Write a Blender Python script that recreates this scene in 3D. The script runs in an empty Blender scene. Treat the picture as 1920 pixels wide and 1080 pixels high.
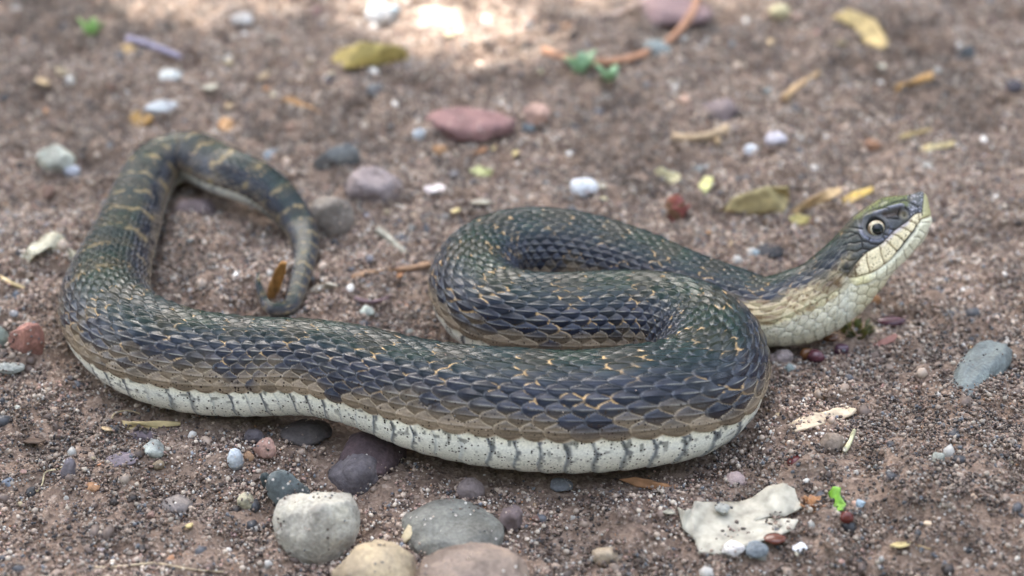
import bpy, bmesh, math, random
import numpy as np
from mathutils import Vector, Matrix, noise as mnoise
R = math.radians
rng = np.random.default_rng(7); random.seed(7)
sc = bpy.context.scene
COL = sc.collection

# ------------------------------------------------------------------ camera
PITCH = R(33.0); LENS = 65.0; DIST = 0.68
FPX = 1920.0*LENS/36.0
cam_d = bpy.data.cameras.new('camera'); cam = bpy.data.objects.new('camera', cam_d); COL.objects.link(cam)
CAM = np.array([0.0, -DIST*math.cos(PITCH), DIST*math.sin(PITCH)])
cam.location = CAM; cam.rotation_euler = (R(90)-PITCH, 0, 0)
cam_d.lens = LENS; cam_d.sensor_width = 36; cam_d.clip_start = 0.01; cam_d.clip_end = 200
cam_d.dof.use_dof = True; cam_d.dof.focus_distance = 0.594; cam_d.dof.aperture_fstop = 6.8; cam_d.dof.aperture_blades = 0
sc.camera = cam
# ------------------------------------------------------------------ sky, sun, exposure
SUN_EL, SUN_AZ = R(56), R(-25)         # azimuth measured from +Y (behind the snake) towards +X
w = bpy.data.worlds.new('World'); sc.world = w; w.use_nodes = True
nt = w.node_tree; bg = nt.nodes['Background']
sky = nt.nodes.new('ShaderNodeTexSky'); sky.sky_type = 'NISHITA'; sky.sun_disc = False
sky.sun_elevation = SUN_EL; sky.sun_rotation = SUN_AZ; sky.dust_density = 4.0; sky.air_density = 1.0; sky.ozone_density = 1.0
hs = nt.nodes.new('ShaderNodeHueSaturation'); hs.inputs['Saturation'].default_value = 0.62
nt.links.new(sky.outputs[0], hs.inputs['Color']); nt.links.new(hs.outputs[0], bg.inputs['Color'])
bg.inputs['Strength'].default_value = 0.15
sun_d = bpy.data.lights.new('sun', 'SUN'); sun = bpy.data.objects.new('sun', sun_d); COL.objects.link(sun)
sun_d.energy = 2.6; sun_d.angle = R(0.53); sun_d.color = (1, 0.94, 0.86)
sv = Vector((math.sin(SUN_AZ)*math.cos(SUN_EL), math.cos(SUN_AZ)*math.cos(SUN_EL), math.sin(SUN_EL)))
sun.rotation_euler = sv.to_track_quat('Z', 'Y').to_euler()
sun.location = sv*3
sc.view_settings.view_transform = 'Standard'; sc.view_settings.look = 'None'
sc.view_settings.exposure = 3.2; sc.view_settings.gamma = 1.0; sc.view_settings.use_curve_mapping = False
sc.render.engine = 'CYCLES'
sc.cycles.max_bounces = 8; sc.cycles.diffuse_bounces = 3; sc.cycles.use_denoising = True

# ------------------------------------------------------------------ helpers
CP, SP = math.cos(PITCH), math.sin(PITCH)
FWD = np.array([0, CP, -SP]); UPV = np.array([0, SP, CP]); RT = np.array([1.0, 0, 0])
def ray(px, py):
    return FWD + RT*((px-960)/FPX) + UPV*(-(py-540)/FPX)
def on_z(px, py, z=0.0):
    d = ray(px, py); return CAM + d*((z-CAM[2])/d[2])
def px_m(px, py, z=0.0):                       # metres per photo pixel at that point of the ground
    d = ray(px, py); return ((z-CAM[2])/d[2])/FPX
def project(P):
    V = P-CAM; dep = V@FWD
    return 960+FPX*(V@RT)/dep, 540-FPX*(V@UPV)/dep

def _hash(ix, iy, iz):
    n = (ix.astype(np.int64)*374761393 + iy.astype(np.int64)*668265263 + iz.astype(np.int64)*2147483647) & 0xffffffff
    n = ((n ^ (n >> 13))*1274126177) & 0xffffffff
    n = ((n ^ (n >> 16))*2246822519) & 0xffffffff
    n = n ^ (n >> 15)
    return (n & 0xffffff)/float(0xffffff)
def vnoise(x, y, z=None, seed=0):              # value noise, about -1..1
    x = np.asarray(x, float); y = np.asarray(y, float)
    z = np.zeros_like(x) if z is None else np.asarray(z, float)
    z = z + seed*17.31
    xi, yi, zi = np.floor(x), np.floor(y), np.floor(z)
    fx, fy, fz = x-xi, y-yi, z-zi
    fx, fy, fz = [f*f*f*(f*(f*6-15)+10) for f in (fx, fy, fz)]
    r = 0
    for dx in (0, 1):
        for dy in (0, 1):
            for dz in (0, 1):
                r = r + _hash(xi+dx, yi+dy, zi+dz)*(fx if dx else 1-fx)*(fy if dy else 1-fy)*(fz if dz else 1-fz)
    return r*2-1
def fbm(x, y, z=None, seed=0, oct=3):
    r, a = 0, 1.0
    for o in range(oct):
        r = r + a*vnoise(np.asarray(x)*2**o, np.asarray(y)*2**o, None if z is None else np.asarray(z)*2**o, seed+o*5); a *= 0.5
    return r
def sstep(a, b, x):
    t = np.clip((x-a)/(b-a), 0, 1); return t*t*(3-2*t)
def mesh_from(name, verts, faces):
    """verts (n,3), faces (m,3|4) numpy arrays -> mesh"""
    me = bpy.data.meshes.new(name)
    verts = np.asarray(verts, np.float32); faces = np.asarray(faces, np.int32); k = faces.shape[1]
    me.vertices.add(len(verts)); me.vertices.foreach_set('co', verts.ravel())
    me.loops.add(faces.size); me.loops.foreach_set('vertex_index', faces.ravel())
    me.polygons.add(len(faces)); me.polygons.foreach_set('loop_start', np.arange(0, faces.size, k, dtype=np.int32))
    me.update(calc_edges=True); me.validate()
    return me
def smooth(me, on=True):
    me.polygons.foreach_set('use_smooth', np.full(len(me.polygons), on)); me.update()
def add_obj(name, me, parent=None, mat=None, **props):
    o = bpy.data.objects.new(name, me); COL.objects.link(o)
    if parent is not None: o.parent = parent
    if mat is not None: me.materials.append(mat)
    for k, v in props.items(): o[k] = v
    return o
def color_attr(me, cols, name='col'):
    a = me.attributes.new(name, 'FLOAT_COLOR', 'POINT')
    c = np.ones((len(cols), 4), np.float32); c[:, :3] = cols; a.data.foreach_set('color', c.ravel())

class NT:
    def __init__(s, name):
        s.m = bpy.data.materials.new(name); s.m.use_nodes = True; s.t = s.m.node_tree
        s.b = s.t.nodes['Principled BSDF']
    def n(s, typ, **kw):
        nd = s.t.nodes.new(typ)
        for k, v in kw.items():
            if k.startswith('i_'):
                key = k[2:]; nd.inputs[int(key) if key.isdigit() else key.replace('_', ' ')].default_value = v
            else: setattr(nd, k, v)
        return nd
    def l(s, a, b): s.t.links.new(a, b)
    def mix(s, fac, a, b, mode='MIX'):
        m = s.n('ShaderNodeMix', data_type='RGBA', blend_type=mode)
        for sock, v in ((m.inputs[0], fac), (m.inputs[6], a), (m.inputs[7], b)):
            if hasattr(v, 'is_output'): s.l(v, sock)
            elif isinstance(v, (int, float)): sock.default_value = v
            else: sock.default_value = (*v[:3], 1)
        return m.outputs[2]
    def ramp(s, fac, stops):
        r = s.n('ShaderNodeValToRGB'); el = r.color_ramp.elements
        while len(el) < len(stops): el.new(0.5)
        for e, (p, c) in zip(el, stops): e.position = p; e.color = (*c, 1) if len(c) == 3 else c
        s.l(fac, r.inputs[0]); return r.outputs[0]

# ------------------------------------------------------------------ the snake's run, from head to tail
# head sections: top and bottom of the side view, half width in the same unit
HEAD = [  # top_x, top_y, bottom_x, bottom_y, half_width
 (1735,360,1744,424,17), (1728,357,1739,438,26), (1714,362,1728,455,38), (1693,366,1709,476,47), (1672,367,1689,498,53),
 (1652,371,1669,518,59), (1634,383,1652,540,64), (1617,393,1634,562,67), (1600,406,1614,587,69), (1582,427,1592,604,69),
 (1565,449,1570,620,66), (1545,472,1545,632,63), (1518,497,1515,643,62), (1480,513,1480,650,63)]
# body: centre_x, centre_y, apparent diameter, lift of the belly above the ground (m), lean
BODY = [(1430,589,132,0,.34),(1380,574,132,0,.25),(1300,549,138,0,.15),(1200,512,148,0,.1),(1100,482,152,0,.05),(1020,471,156,0,0),
 (950,478,156,0,0),(906,500,158,0,0),(890,532,164,0,0),(902,565,170,0,0),(945,594,176,0,.05),(1010,606,180,0,.08),(1100,606,182,0,.08),(1200,606,186,0,.08),
 (1270,618,194,0,.05),(1318,645,200,0,0),(1333,682,208,0,.0),(1318,724,218,0,.06),(1270,756,230,0,.22),(1200,770,234,0.001,.3),
 (1100,780,234,0.001,.33),(1000,778,234,0.001,.33),(900,768,228,0.002,.32),(800,750,212,0.003,.3),(700,719,190,0.006,.22),(600,697,182,0.006,.24),
 (500,694,188,0.002,.24),(400,690,194,0,.24),(310,671,194,0,.2),(240,635,186,0,.08),(202,585,172,0,0),(203,535,150,0,0),(218,486,130,0,0),
 (242,425,112,0,0),(257,382,104,0,0),(276,341,99,0.0,0),(306,309,96,0.0,0),(345,298,94,0.001,0),(390,308,94,0.004,0),(432,329,92,0.007,.1),
 (484,350,86,0.006,.1),(532,386,70,0.003,0),(560,424,60,0,0),(573,463,50,0,0),(568,500,41,0,0),(560,535,35,0,0),(552,562,31,0,0),(536,580,29,0,0),
 (515,581,27,0,0),(499,564,25,0.001,0),(490,542,20,0.004,0),(484,512,7,0.008,0)]
BOT = 0.86                                     # belly depth in radii
def body_pt(px, py, d, lift):
    q = ray(px, py); k = BOT*d/(2*FPX)
    t = (CAM[2]-lift)/(k-q[2]); return CAM+q*t, d/2*t/FPX
st = []                                        # stations: C, U, half height top, bottom, half width
nc, nr = body_pt(*BODY[0][:4])
HL = R(30); HU = np.array([0, math.sin(HL), math.cos(HL)]); HN = np.array([0, -math.cos(HL), math.sin(HL)])
def on_head(px, py):
    d = ray(px, py); return CAM+d*(((nc-CAM)@HN)/(d@HN))
for tx, ty, bx, by, hw in HEAD:
    a, b = on_head(tx, ty), on_head(bx, by); c = (a+b)/2; h = np.linalg.norm(a-b)/2
    st.append((c, (a-b)/(2*h), h*1.0, h*.97, hw*np.linalg.norm(c-CAM)/FPX))
for px, py, d, lift, lean in BODY:
    c, r = body_pt(px, py, d, lift); u = np.array([0, lean, 1.0]); u /= np.linalg.norm(u)
    st.append((c, u, r*0.98, r*BOT, r*1.0))
NH = len(HEAD)
A = np.array([np.concatenate([s[0], s[1], s[2:5]]) for s in st])
t = np.concatenate([[0], np.cumsum(np.linalg.norm(np.diff(A[:, :3], axis=0), axis=1))])
def spline(t, Y, tt):                          # natural cubic
    n = len(t); h = np.diff(t); M = np.zeros((n, n)); B = np.zeros((n, Y.shape[1])); M[0, 0] = M[-1, -1] = 1
    for i in range(1, n-1):
        M[i, i-1], M[i, i], M[i, i+1] = h[i-1], 2*(h[i-1]+h[i]), h[i]
        B[i] = 6*((Y[i+1]-Y[i])/h[i]-(Y[i]-Y[i-1])/h[i-1])
    S = np.linalg.solve(M, B); i = np.clip(np.searchsorted(t, tt)-1, 0, n-2); x = (tt-t[i])[:, None]; hh = h[i][:, None]
    a, b = S[i], S[i+1]
    return Y[i]+x*((Y[i+1]-Y[i])/hh-hh*(2*a+b)/6)+x*x*a/2+x**3*(b-a)/(6*hh)
t_neck = t[NH]; LEN = t[-1]
d_head = np.arange(0, t[NH-2], 0.00021)
t_blur = LEN-0.33
d_body = np.arange(t[NH-2], t_blur, 0.00034); d_tail = np.arange(t_blur, LEN, 0.00060)
ss = np.concatenate([d_head, d_body, d_tail, [LEN]])
K = spline(t, A, ss)
# radii straight between stations, lightly smoothed, so they never overshoot
for c in (6, 7, 8):
    v = np.interp(ss, t, A[:, c]); K[:, c] = v
    kk = np.arange(-20, 21); g = np.exp(-(kk/9.0)**2); g /= g.sum()
    vp = np.pad(v, 20, mode='edge'); sm = np.convolve(vp, g, 'valid'); sel = ss > t[3]
    K[sel, c] = sm[sel]
C = K[:, :3]; U0 = K[:, 3:6]
T = np.gradient(C, ss, axis=0); T /= np.linalg.norm(T, axis=1)[:, None]
V = np.cross(T, U0); V /= np.linalg.norm(V, axis=1)[:, None]
hw_ = sstep(t[NH-4], t[NH+1], ss)[:, None]     # head sections stay slanted, body sections go square to the run
U = np.cross(V, T); U = U0*(1-hw_)/np.linalg.norm(U0, axis=1)[:, None]+U*hw_; U /= np.linalg.norm(U, axis=1)[:, None]
kap = (np.gradient(T, ss, axis=0)*V).sum(1)    # bend towards +V
kk = np.arange(-30, 31); g = np.exp(-(kk/14.0)**2); g /= g.sum(); kap = np.convolve(np.pad(kap, 30, mode='edge'), g, 'valid')
CENTRE = C[::12]; CRAD = K[::12, 8]

# ------------------------------------------------------------------ ground height
def snake_dist(x, y):                          # distance to the run in plan, over the local radius
    out = np.full(x.shape, 9.0); P = np.stack([x, y], -1)
    near = (np.abs(x) < 0.35) & (y > -0.25) & (y < 0.4)
    Pn = P[near]; res = np.full(len(Pn), 9.0)
    on = CENTRE[:, 2]-CRAD*1.0 < 0.012
    for c, r in zip(CENTRE[on][::2], CRAD[on][::2]):
        res = np.minimum(res, np.hypot(Pn[:, 0]-c[0], Pn[:, 1]-c[1])/max(r, 0.004))
    out[near] = res; return out
def bump_at(x, y, px, py, rx, ry, h):
    c = on_z(px, py); return h*np.exp(-((x-c[0])/rx)**2-((y-c[1])/ry)**2)
def ground_h(x, y, fine=True):
    x = np.asarray(x, float); y = np.asarray(y, float)
    big = 0.0045*fbm(x*9+3.1, y*9, seed=1)
    big += bump_at(x, y, 1800, 960, .05, .035, .012)+bump_at(x, y, 1880, 760, .035, .03, .008)+bump_at(x, y, 60, 520, .03, .02, .006)
    big += bump_at(x, y, 200, 760, .04, .015, .003)-bump_at(x, y, 800, 880, .05, .02, .004)
    mid = 0.0036*fbm(x*55, y*55, seed=4)+0.0014*vnoise(x*150, y*150, seed=15)+0.0042*np.maximum(0, vnoise(x*85+5, y*85, seed=9))**1.5-0.003*np.maximum(0, vnoise(x*60, y*60+7, seed=10)-.25)
    sd = snake_dist(x, y); f = sstep(0.75, 1.9, sd)
    h = big*f+mid*(0.25+0.75*f)-0.0006-0.0016*(1-sstep(.85, 1.25, sd))
    if fine: h = h+0.0007*vnoise(x*330, y*330, seed=12)+0.00045*vnoise(x*800, y*800, seed=13)
    return h

def axis_pts(lo, hi, step, far):
    core = np.arange(lo, hi, step); a, s = [], step
    v = hi
    while v < far: s *= 1.35; v += s; a.append(v)
    b, s, v = [], step, lo
    while v > -far: s *= 1.35; v -= s; b.append(v)
    return np.concatenate([b[::-1], core, a])
gx = axis_pts(-0.29, 0.29, 0.0011, 60); gy = axis_pts(-0.2, 0.30, 0.0011, 60)
X, Y = np.meshgrid(gx, gy, indexing='xy'); Z = ground_h(X.ravel(), Y.ravel()).reshape(X.shape)
far = np.maximum(np.abs(X), np.abs(Y)); Z = Z*(1+0.8*np.clip(far-0.5, 0, 20)*0.3)
idx = np.arange(X.size).reshape(X.shape)
F = np.stack([idx[:-1, :-1], idx[:-1, 1:], idx[1:, 1:], idx[1:, :-1]], -1).reshape(-1, 4)
me = mesh_from('ground', np.stack([X, Y, Z], -1).reshape(-1, 3), F); smooth(me)
m = NT('sandy_soil'); tc = m.n('ShaderNodeTexCoord')
n1 = m.n('ShaderNodeTexNoise', i_Scale=28.0, i_Detail=5.0); m.l(tc.outputs['Object'], n1.inputs['Vector'])
n2 = m.n('ShaderNodeTexVoronoi', i_Scale=900.0); m.l(tc.outputs['Object'], n2.inputs['Vector'])
n3 = m.n('ShaderNodeTexVoronoi', i_Scale=330.0); m.l(tc.outputs['Object'], n3.inputs['Vector'])
sep = m.n('ShaderNodeSeparateColor'); m.l(n2.outputs['Color'], sep.inputs[0])
grain = m.ramp(sep.outputs[0], [(0, (.045, .03, .024)), (.3, (.16, .11, .085)), (.6, (.32, .235, .18)), (.85, (.44, .34, .27)), (.97, (.65, .58, .52))])
sep3 = m.n('ShaderNodeSeparateColor'); m.l(n3.outputs['Color'], sep3.inputs[0])
clump = m.ramp(sep3.outputs[1], [(0, (.08, .055, .045)), (.5, (.24, .175, .135)), (1, (.43, .34, .275))])
damp_tone = m.ramp(n1.outputs[0], [(.33, (.18, .125, .10)), (.52, (.30, .22, .175)), (.7, (.40, .31, .255))])
c1 = m.mix(.45, grain, clump); c2 = m.mix(.4, c1, damp_tone); c2 = m.mix(1.0, c2, (.70, .655, .61), 'MULTIPLY'); m.l(c2, m.b.inputs['Base Color']); m.b.inputs['Roughness'].default_value = .9
bp = m.n('ShaderNodeBump', i_Strength=.7, i_Distance=.0006); m.l(n2.outputs['Distance'], bp.inputs['Height']); m.l(bp.outputs[0], m.b.inputs['Normal'])
ground = add_obj('ground', me, mat=m.m, kind='structure', label='brown sandy soil strewn with grit', category='ground')

# ------------------------------------------------------------------ the snake's skin
M = 384
th = np.linspace(-np.pi, np.pi, M, endpoint=False)
N = len(ss)
S2, TH = np.meshgrid(ss, th, indexing='ij')
si, co = np.sin(TH), np.cos(TH)
lx = np.sign(si)*np.abs(si)**0.92
lz_top = co; lz_bot = np.sign(co)*np.abs(co)**0.96
headw = (1-sstep(t[NH-3], t[NH], ss))[:, None]
lat = lx*K[:, 8:9]
# head sides: broad at the brow and jaw, drawn in along the mouth
ver = np.where(co > 0, lz_top*K[:, 6:7], lz_bot*K[:, 7:8])
kx = kap[:, None]*lat
kl = np.where(kx > .7, .7+.22*(1-np.exp(-(kx-.7)/.22)), kx)
lat = np.where(kx > .7, lat*kl/np.maximum(kx, 1e-6), lat)
# cap the snout and the tail tip
capn = np.clip(ss/0.0042, 0, 1); cap = np.sqrt(np.clip(1-(1-capn)**2, 0, 1)); cap = (0.55+0.45*cap); cap[0] = 0.02
cap = np.minimum(cap, np.sqrt(np.clip((LEN-ss)/0.004, 0, 1))+0.02)[:, None]
capv = np.where(ss[:, None] < 0.02, np.maximum(.80+.20*(cap-.55)/.45, .02), cap); capv[0] = .02
P = C[:, None, :]+V[:, None, :]*(lat*cap)[..., None]+U[:, None, :]*(ver*capv)[..., None]
def normals(P):
    du = np.gradient(P, axis=0); Pw = np.concatenate([P[:, -1:], P, P[:, :1]], 1); dv = (Pw[:, 2:]-Pw[:, :-2])/2
    n = np.cross(du, dv); n /= np.maximum(np.linalg.norm(n, axis=2), 1e-12)[..., None]
    out = P-C[:, None, :]
    s = np.sign((n*out).sum(2)); s[s == 0] = 1
    return n*s[..., None]
Nn = normals(P)
# --- scale lattice
rad = np.maximum(K[:, 8], .003)
pitch = 0.37*np.maximum(rad, .0045); uu = np.concatenate([[0], np.cumsum(np.diff(ss)/((pitch[1:]+pitch[:-1])/2))])
u_neck = np.interp(t[NH-5], ss, uu)
UU = np.broadcast_to(uu[:, None], S2.shape)
TV = R(91); HALF = 10.5
yv = np.abs(TH)/TV; tq = (-.8+np.sqrt(.64+.8*yv))/.4; Q = np.sign(TH)*tq*HALF
wob = 0.06*vnoise(UU*.9, Q*.9, seed=31); Uw = UU+wob; Qw = Q+0.06*vnoise(UU*.8, Q*.8, seed=33)
sec = np.full(S2.shape, -1e9); best = np.full(S2.shape, -1e9); brr = np.ones(S2.shape); ba = np.zeros(S2.shape); bb = np.zeros(S2.shape); bi = np.zeros(S2.shape); bj = np.zeros(S2.shape)
j0 = np.round(Qw)
sideness = np.clip(np.abs(Qw)/10, 0, 1)
AX = .68-.03*sideness; BX = .90+.10*sideness
for dj in (-1, 0, 1):
    j = j0+dj; off = .5*np.mod(j, 2); i0 = np.round(Uw-off)
    for di in (-1, 0, 1):
        i = i0+di; a = Uw-(i+off); b = Qw-j
        bw = BX*(1-.34*np.clip(a, 0, 1)-.05*np.clip(-a, 0, 1))
        rr = (np.abs(a)/AX)**2.2+(np.abs(b)/bw)**2
        rnd = _hash(i, j, np.zeros_like(i)+3)
        z = 1-.62*rr+.72*a+.12*(rnd-.5)
        z = np.where((rr < 1) & (np.abs(j) <= 10), z, -1e9)
        k = z > best; sec = np.where(k, best, np.maximum(sec, z))
        best[k] = z[k]; brr[k] = rr[k]; ba[k] = a[k]; bb[k] = b[k]; bi[k] = i[k]; bj[k] = j[k]
dors = best > -1e8
seam = np.where(dors, np.maximum(1-sstep(.0, .16, best-np.maximum(sec, -.3)), .0), 0)   # the line where one scale meets the next
HS = (0.20*pitch)[:, None]
keel = np.exp(-(bb/.07)**2)*(1-brr)*(0.25+0.1*(1-sideness))
hd = HS*(best*0.8+keel-.14*seam-.22*sstep(.86, 1.0, brr))
# --- belly plates
edge = np.clip((np.abs(TH)-TV)/(np.pi-TV), 0, 1)
uv = Uw+0.45*edge+0.12*np.sin(edge*9)
fv = uv-np.floor(uv); iv = np.floor(uv)
hv = (HS*0.42)*(0.1+0.9*fv)*(1-np.exp(-((1-fv)/.03)))
h = np.where(dors, hd, hv)
rnd1 = _hash(bi, bj, np.zeros_like(bi)+1); rnd2 = _hash(bi, bj, np.zeros_like(bi)+2); rnv = _hash(iv, np.zeros_like(iv), np.zeros_like(iv)+8)

# --- pigment, with tints of reflected light painted in
def C3(*c): return np.array(c)
def blend(c, col, f): return c*(1-f[..., None])+np.asarray(col)*f[..., None]
fromhead = (S2-t_neck)
tailness = sstep(LEN-.34, LEN-.16, S2)
dark = C3(.006, .017, .018); slate = C3(.016, .019, .031); olive = C3(.011, .026, .015); brown = C3(.185, .142, .098); cream = C3(.70, .66, .52); white = C3(.80, .79, .70)
col = np.broadcast_to(dark, S2.shape+(3,)).copy()
L = np.abs(Q)/HALF
fl = sstep(.25, .6, L+.12*(rnd1-.5)); col = blend(col, slate, fl)
col = blend(col, olive, .7*(1-sstep(.1, .5, L))*sstep(-.3, .5, vnoise(UU*.4, Q*.2, seed=41)))  # green back and bluish flank also carry reflected foliage and sky
s_at = lambda k: t[NH+k]
bsh = np.interp(S2, [s_at(0), s_at(6), s_at(12), s_at(20), s_at(23), s_at(26), s_at(28), s_at(32)], [-.02, -.02, .0, -.03, -.02, .035, .05, .02])
bandlow = sstep(.70, .94, L+.24*(rnd1-.5)+.12*vnoise(UU*.5, Q*.3, seed=42)+bsh)
brc = blend(np.broadcast_to(brown*.42, col.shape), brown*1.1, sstep(.74, .98, L+bsh))
col = brc*(bandlow*(1-.45*tailness))[..., None]+col*(1-bandlow*(1-.45*tailness))[..., None]
col *= (0.72+0.56*rnd2)[..., None]
col *= (1+.30*vnoise(bb*13+bi*3.7, ba*2.2+bj*5.1, seed=36)+.18*vnoise(bb*30+bj, ba*4+bi, seed=37))[..., None]
# blackish side blotches between the saddles, as on the flank
PER = 3.95; ph = np.mod(UU+.35*vnoise(UU*.15, UU*0, seed=44), PER)-PER/2
side_blotch = np.exp(-((L-.62)/.14)**2)*np.exp(-((np.abs(ph)-PER/2)/.6)**2)
col = blend(col, C3(.018, .02, .022), .7*side_blotch*(rnd1 > .3))
# margins of the scales
rim = sstep(.72, .86, brr)*(1-sstep(.93, .99, brr)); skin = blend(np.broadcast_to(C3(.03, .033, .036), col.shape), C3(.50, .40, .29), sstep(.45, .8, L+.15*(rnd2-.5)))
tailrim = rim*sstep(-.15, .2, ba)
col = blend(col, C3(.10, .11, .125), .55*tailrim*(1-bandlow))
col = blend(col, C3(.34, .27, .19), .4*rim*bandlow)
front_skin = sstep(.55, .9, brr)*sstep(-.02, -.25, ba)
col = blend(col, skin, .8*front_skin*sstep(.5, .8, L))
col = blend(col, C3(.008, .009, .009), .75*sstep(.6, .95, brr)*sstep(-.05, -.3, ba)*(1-sstep(.5, .8, L)))
gapl = np.clip(seam*.8+sstep(.93, 1.0, brr), 0, 1)  # dark skin between scales, with the shadow behind each tip painted in
col = blend(col, C3(.005, .006, .006), .9*gapl*(1-sstep(.62, .85, L+bsh)))
col = blend(col, C3(.50, .40, .28), .70*np.clip(seam+.3*rim, 0, 1)*sstep(.62, .9, L+bsh)*sstep(.05, .5, rnd1))
# pale keel stroke on the flank scales
col = blend(col, C3(.42, .40, .34), .55*np.exp(-(bb/.055)**2)*sstep(-.5, -.2, ba)*sstep(.45, .15, ba)*np.exp(-((L-.66)/.2)**2)*(rnd2 > .18))
# saddles: orange scale margins round a slightly browner patch
sd_f = (ph/.85)**2+(Q/5.0)**2+.45*vnoise(UU*1.1, Q*.8, seed=45)
inside = 1-sstep(.7, 1.1, sd_f); col = blend(col, C3(.030, .028, .020), .5*inside)
ring = np.exp(-((sd_f-1.0)/.34)**2)*sstep(-.35, .15, vnoise(UU*1.7, Q*1.1, seed=46)+.25*(rnd1-.5))
lat_ring = np.exp(-((L-.60)/.07)**2)*np.exp(-((np.abs(ph)-PER/2+.2)/.45)**2)*(vnoise(UU*1.3, Q*.9, seed=47) > .2)
low_pts = np.exp(-((L-.72)/.08)**2)*(vnoise(UU*1.2, Q*.7, seed=48) > .45)*.8
om = np.clip(ring*1.3+lat_ring+low_pts, 0, 1)*np.clip(sstep(.62, .82, brr)+seam*.8, 0, 1)
om *= sstep(-.5, .2, vnoise(UU*5, Q*3.3, seed=38)); orange = C3(.70, .45, .20); col = blend(col, orange*(.8+.0), np.clip(om*1.15, 0, 1)*(1-tailness*.3))
# tail: tan cross bands
tb = np.mod(UU*.55, 2.0)-1
band = np.exp(-((np.abs(tb+.25*vnoise(UU*.8, Q*.5, seed=39))-.0)/.16)**2)*sstep(-.35, .35, vnoise(UU*1.5, Q*.6, seed=49))*tailness
col = blend(col, C3(.30, .22, .105), np.clip(band*.85, 0, 1))
# belly plates
vc = np.broadcast_to(cream, col.shape).copy(); vc = blend(vc, white, sstep(.02, .2, edge)); vc *= (.86+.2*rnv)[..., None]
vc = blend(vc, C3(.30, .34, .37), .75*sstep(.80, .93, fv)*(.4+.6*rnv))
vc = blend(vc, C3(.045, .055, .07), (rnv > .4)*.92*sstep(.70, .86, fv+.16*vnoise(UU*7, TH*12, seed=51))*(1-sstep(.95, .99, fv))*(.45+.55*sstep(.6, .0, edge))*(1-headw))
vc = blend(vc, C3(.09, .095, .085), .8*sstep(.5, .7, vnoise(UU*5, TH*9, seed=52)+.25*(rnv-.5))*sstep(.5, .05, edge))
vc = blend(vc, brown*1.5, sstep(.07, .0, edge)*.6)
vc = blend(vc, C3(.05, .06, .06), sstep(LEN-.11, LEN-.07, S2))
col = np.where(dors[..., None], col, vc)
speck = np.where(dors, sstep(.55, .75, L+bsh), 1.0)*(1-.7*tailness)
# neck: cream lower flank, brown margins
neckf = (1-sstep(t_neck+.015, t_neck+.05, S2))*sstep(t[NH-6], t[NH-4], S2)
nk = neckf*sstep(.58, .74, L+.08*(rnd1-.5)); ncol = np.broadcast_to(C3(.46, .37, .22), col.shape)*(.75+.5*rnd2)[..., None]
ncol = blend(ncol, C3(.16, .085, .04), .75*sstep(.1, .55, vnoise(UU*3, Q*2.2, seed=55))*(brr < .7))
ncol = blend(ncol, C3(.20, .13, .08), .8*sstep(.85, .98, brr)); col = np.where(dors[..., None], blend(col, ncol, nk), col)

# --- head: plates traced on the side of the head (both sides alike)
hsel = ss < t[NH-3]; nh = int(hsel.sum())
near = C[:nh, None, :]-V[:nh, None, :]*(np.abs(lat*cap)[:nh])[..., None]+U[:nh, None, :]*((ver*capv)[:nh])[..., None]
hx, hy = project(near)
def pdist(x, y, pts):
    d = np.full(x.shape, 1e9)
    for (x0, y0), (x1, y1) in zip(pts[:-1], pts[1:]):
        dx, dy = x1-x0, y1-y0; k = np.clip(((x-x0)*dx+(y-y0)*dy)/(dx*dx+dy*dy), 0, 1)
        d = np.minimum(d, np.hypot(x-x0-k*dx, y-y0-k*dy))
    return d
def below(x, y, pts):                          # positive under a line given with growing x
    p = sorted(pts); return y-np.interp(x, [q[0] for q in p], [q[1] for q in p])
mouth = [(1589,521),(1607,519),(1631,512),(1642,507),(1658,495.5),(1673,483),(1683,471),(1690,463),(1702,447),(1713,434),(1720,421),(1727,411),(1741,406)]
lab_up = [(1589,517),(1602,498),(1609,489),(1625,473),(1640,465),(1649,460),(1657,454.5),(1660,450),(1671,439),(1678,432),(1688,425),(1703,414),(1715,402),(1722,399)]
lab_lo = [(1594,531),(1604,536),(1617,532),(1630,530),(1641,522),(1650,524),(1661,516),(1680,504),(1702,487),(1713,471),(1727,450),(1735,438),(1746,420)]
seams = [[(1722,402),(1724,416)],[(1703,414),(1715.5,418),(1719,425)],[(1688,426),(1699,429.5),(1708,436)],[(1673,439),(1684.5,443),(1696,454)],
 [(1660,450),(1673,463),(1682,472)],[(1649,460),(1652,475),(1658,496)],[(1625,474),(1625.5,489),(1631,511)],[(1602,500),(1604.5,519)],
 [(1584,427),(1597,426),(1608,428),(1618,430)],[(1573,434),(1578,437),(1597,435),(1601,438),(1609,439)],[(1568,448),(1589,447),(1598,442),(1609,438)],
 [(1594,456),(1604,456),(1618,452),(1628,453)],[(1609,439),(1618,452)],[(1628,453),(1633,457),(1647,459),(1658,453)],[(1655,444),(1660,450)],[(1631,447),(1628,453)],
 [(1664,428),(1677,431)],[(1657,440),(1666,441)],[(1560,466),(1580,462),(1594,456)],[(1575,478),(1590,470),(1606,472),(1616,466),(1631,469)],[(1570,492),(1584,486),(1594,490),(1605,487)],
 [(1590,470),(1584,486)],[(1616,452),(1618,466)],[(1560,505),(1575,500),(1584,507),(1592,506)],[(1627,397),(1640,392),(1655,389.5),(1666,394)],[(1655,389),(1682,377),(1706,374)],[(1706,366),(1700,376),(1722,388)],
 [(1687,392),(1684,400),(1685,412)],[(1663,408),(1684,410)],[(1696,390),(1704,396),(1706,408)],[(1610,412),(1627,397)], lab_up]
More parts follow.
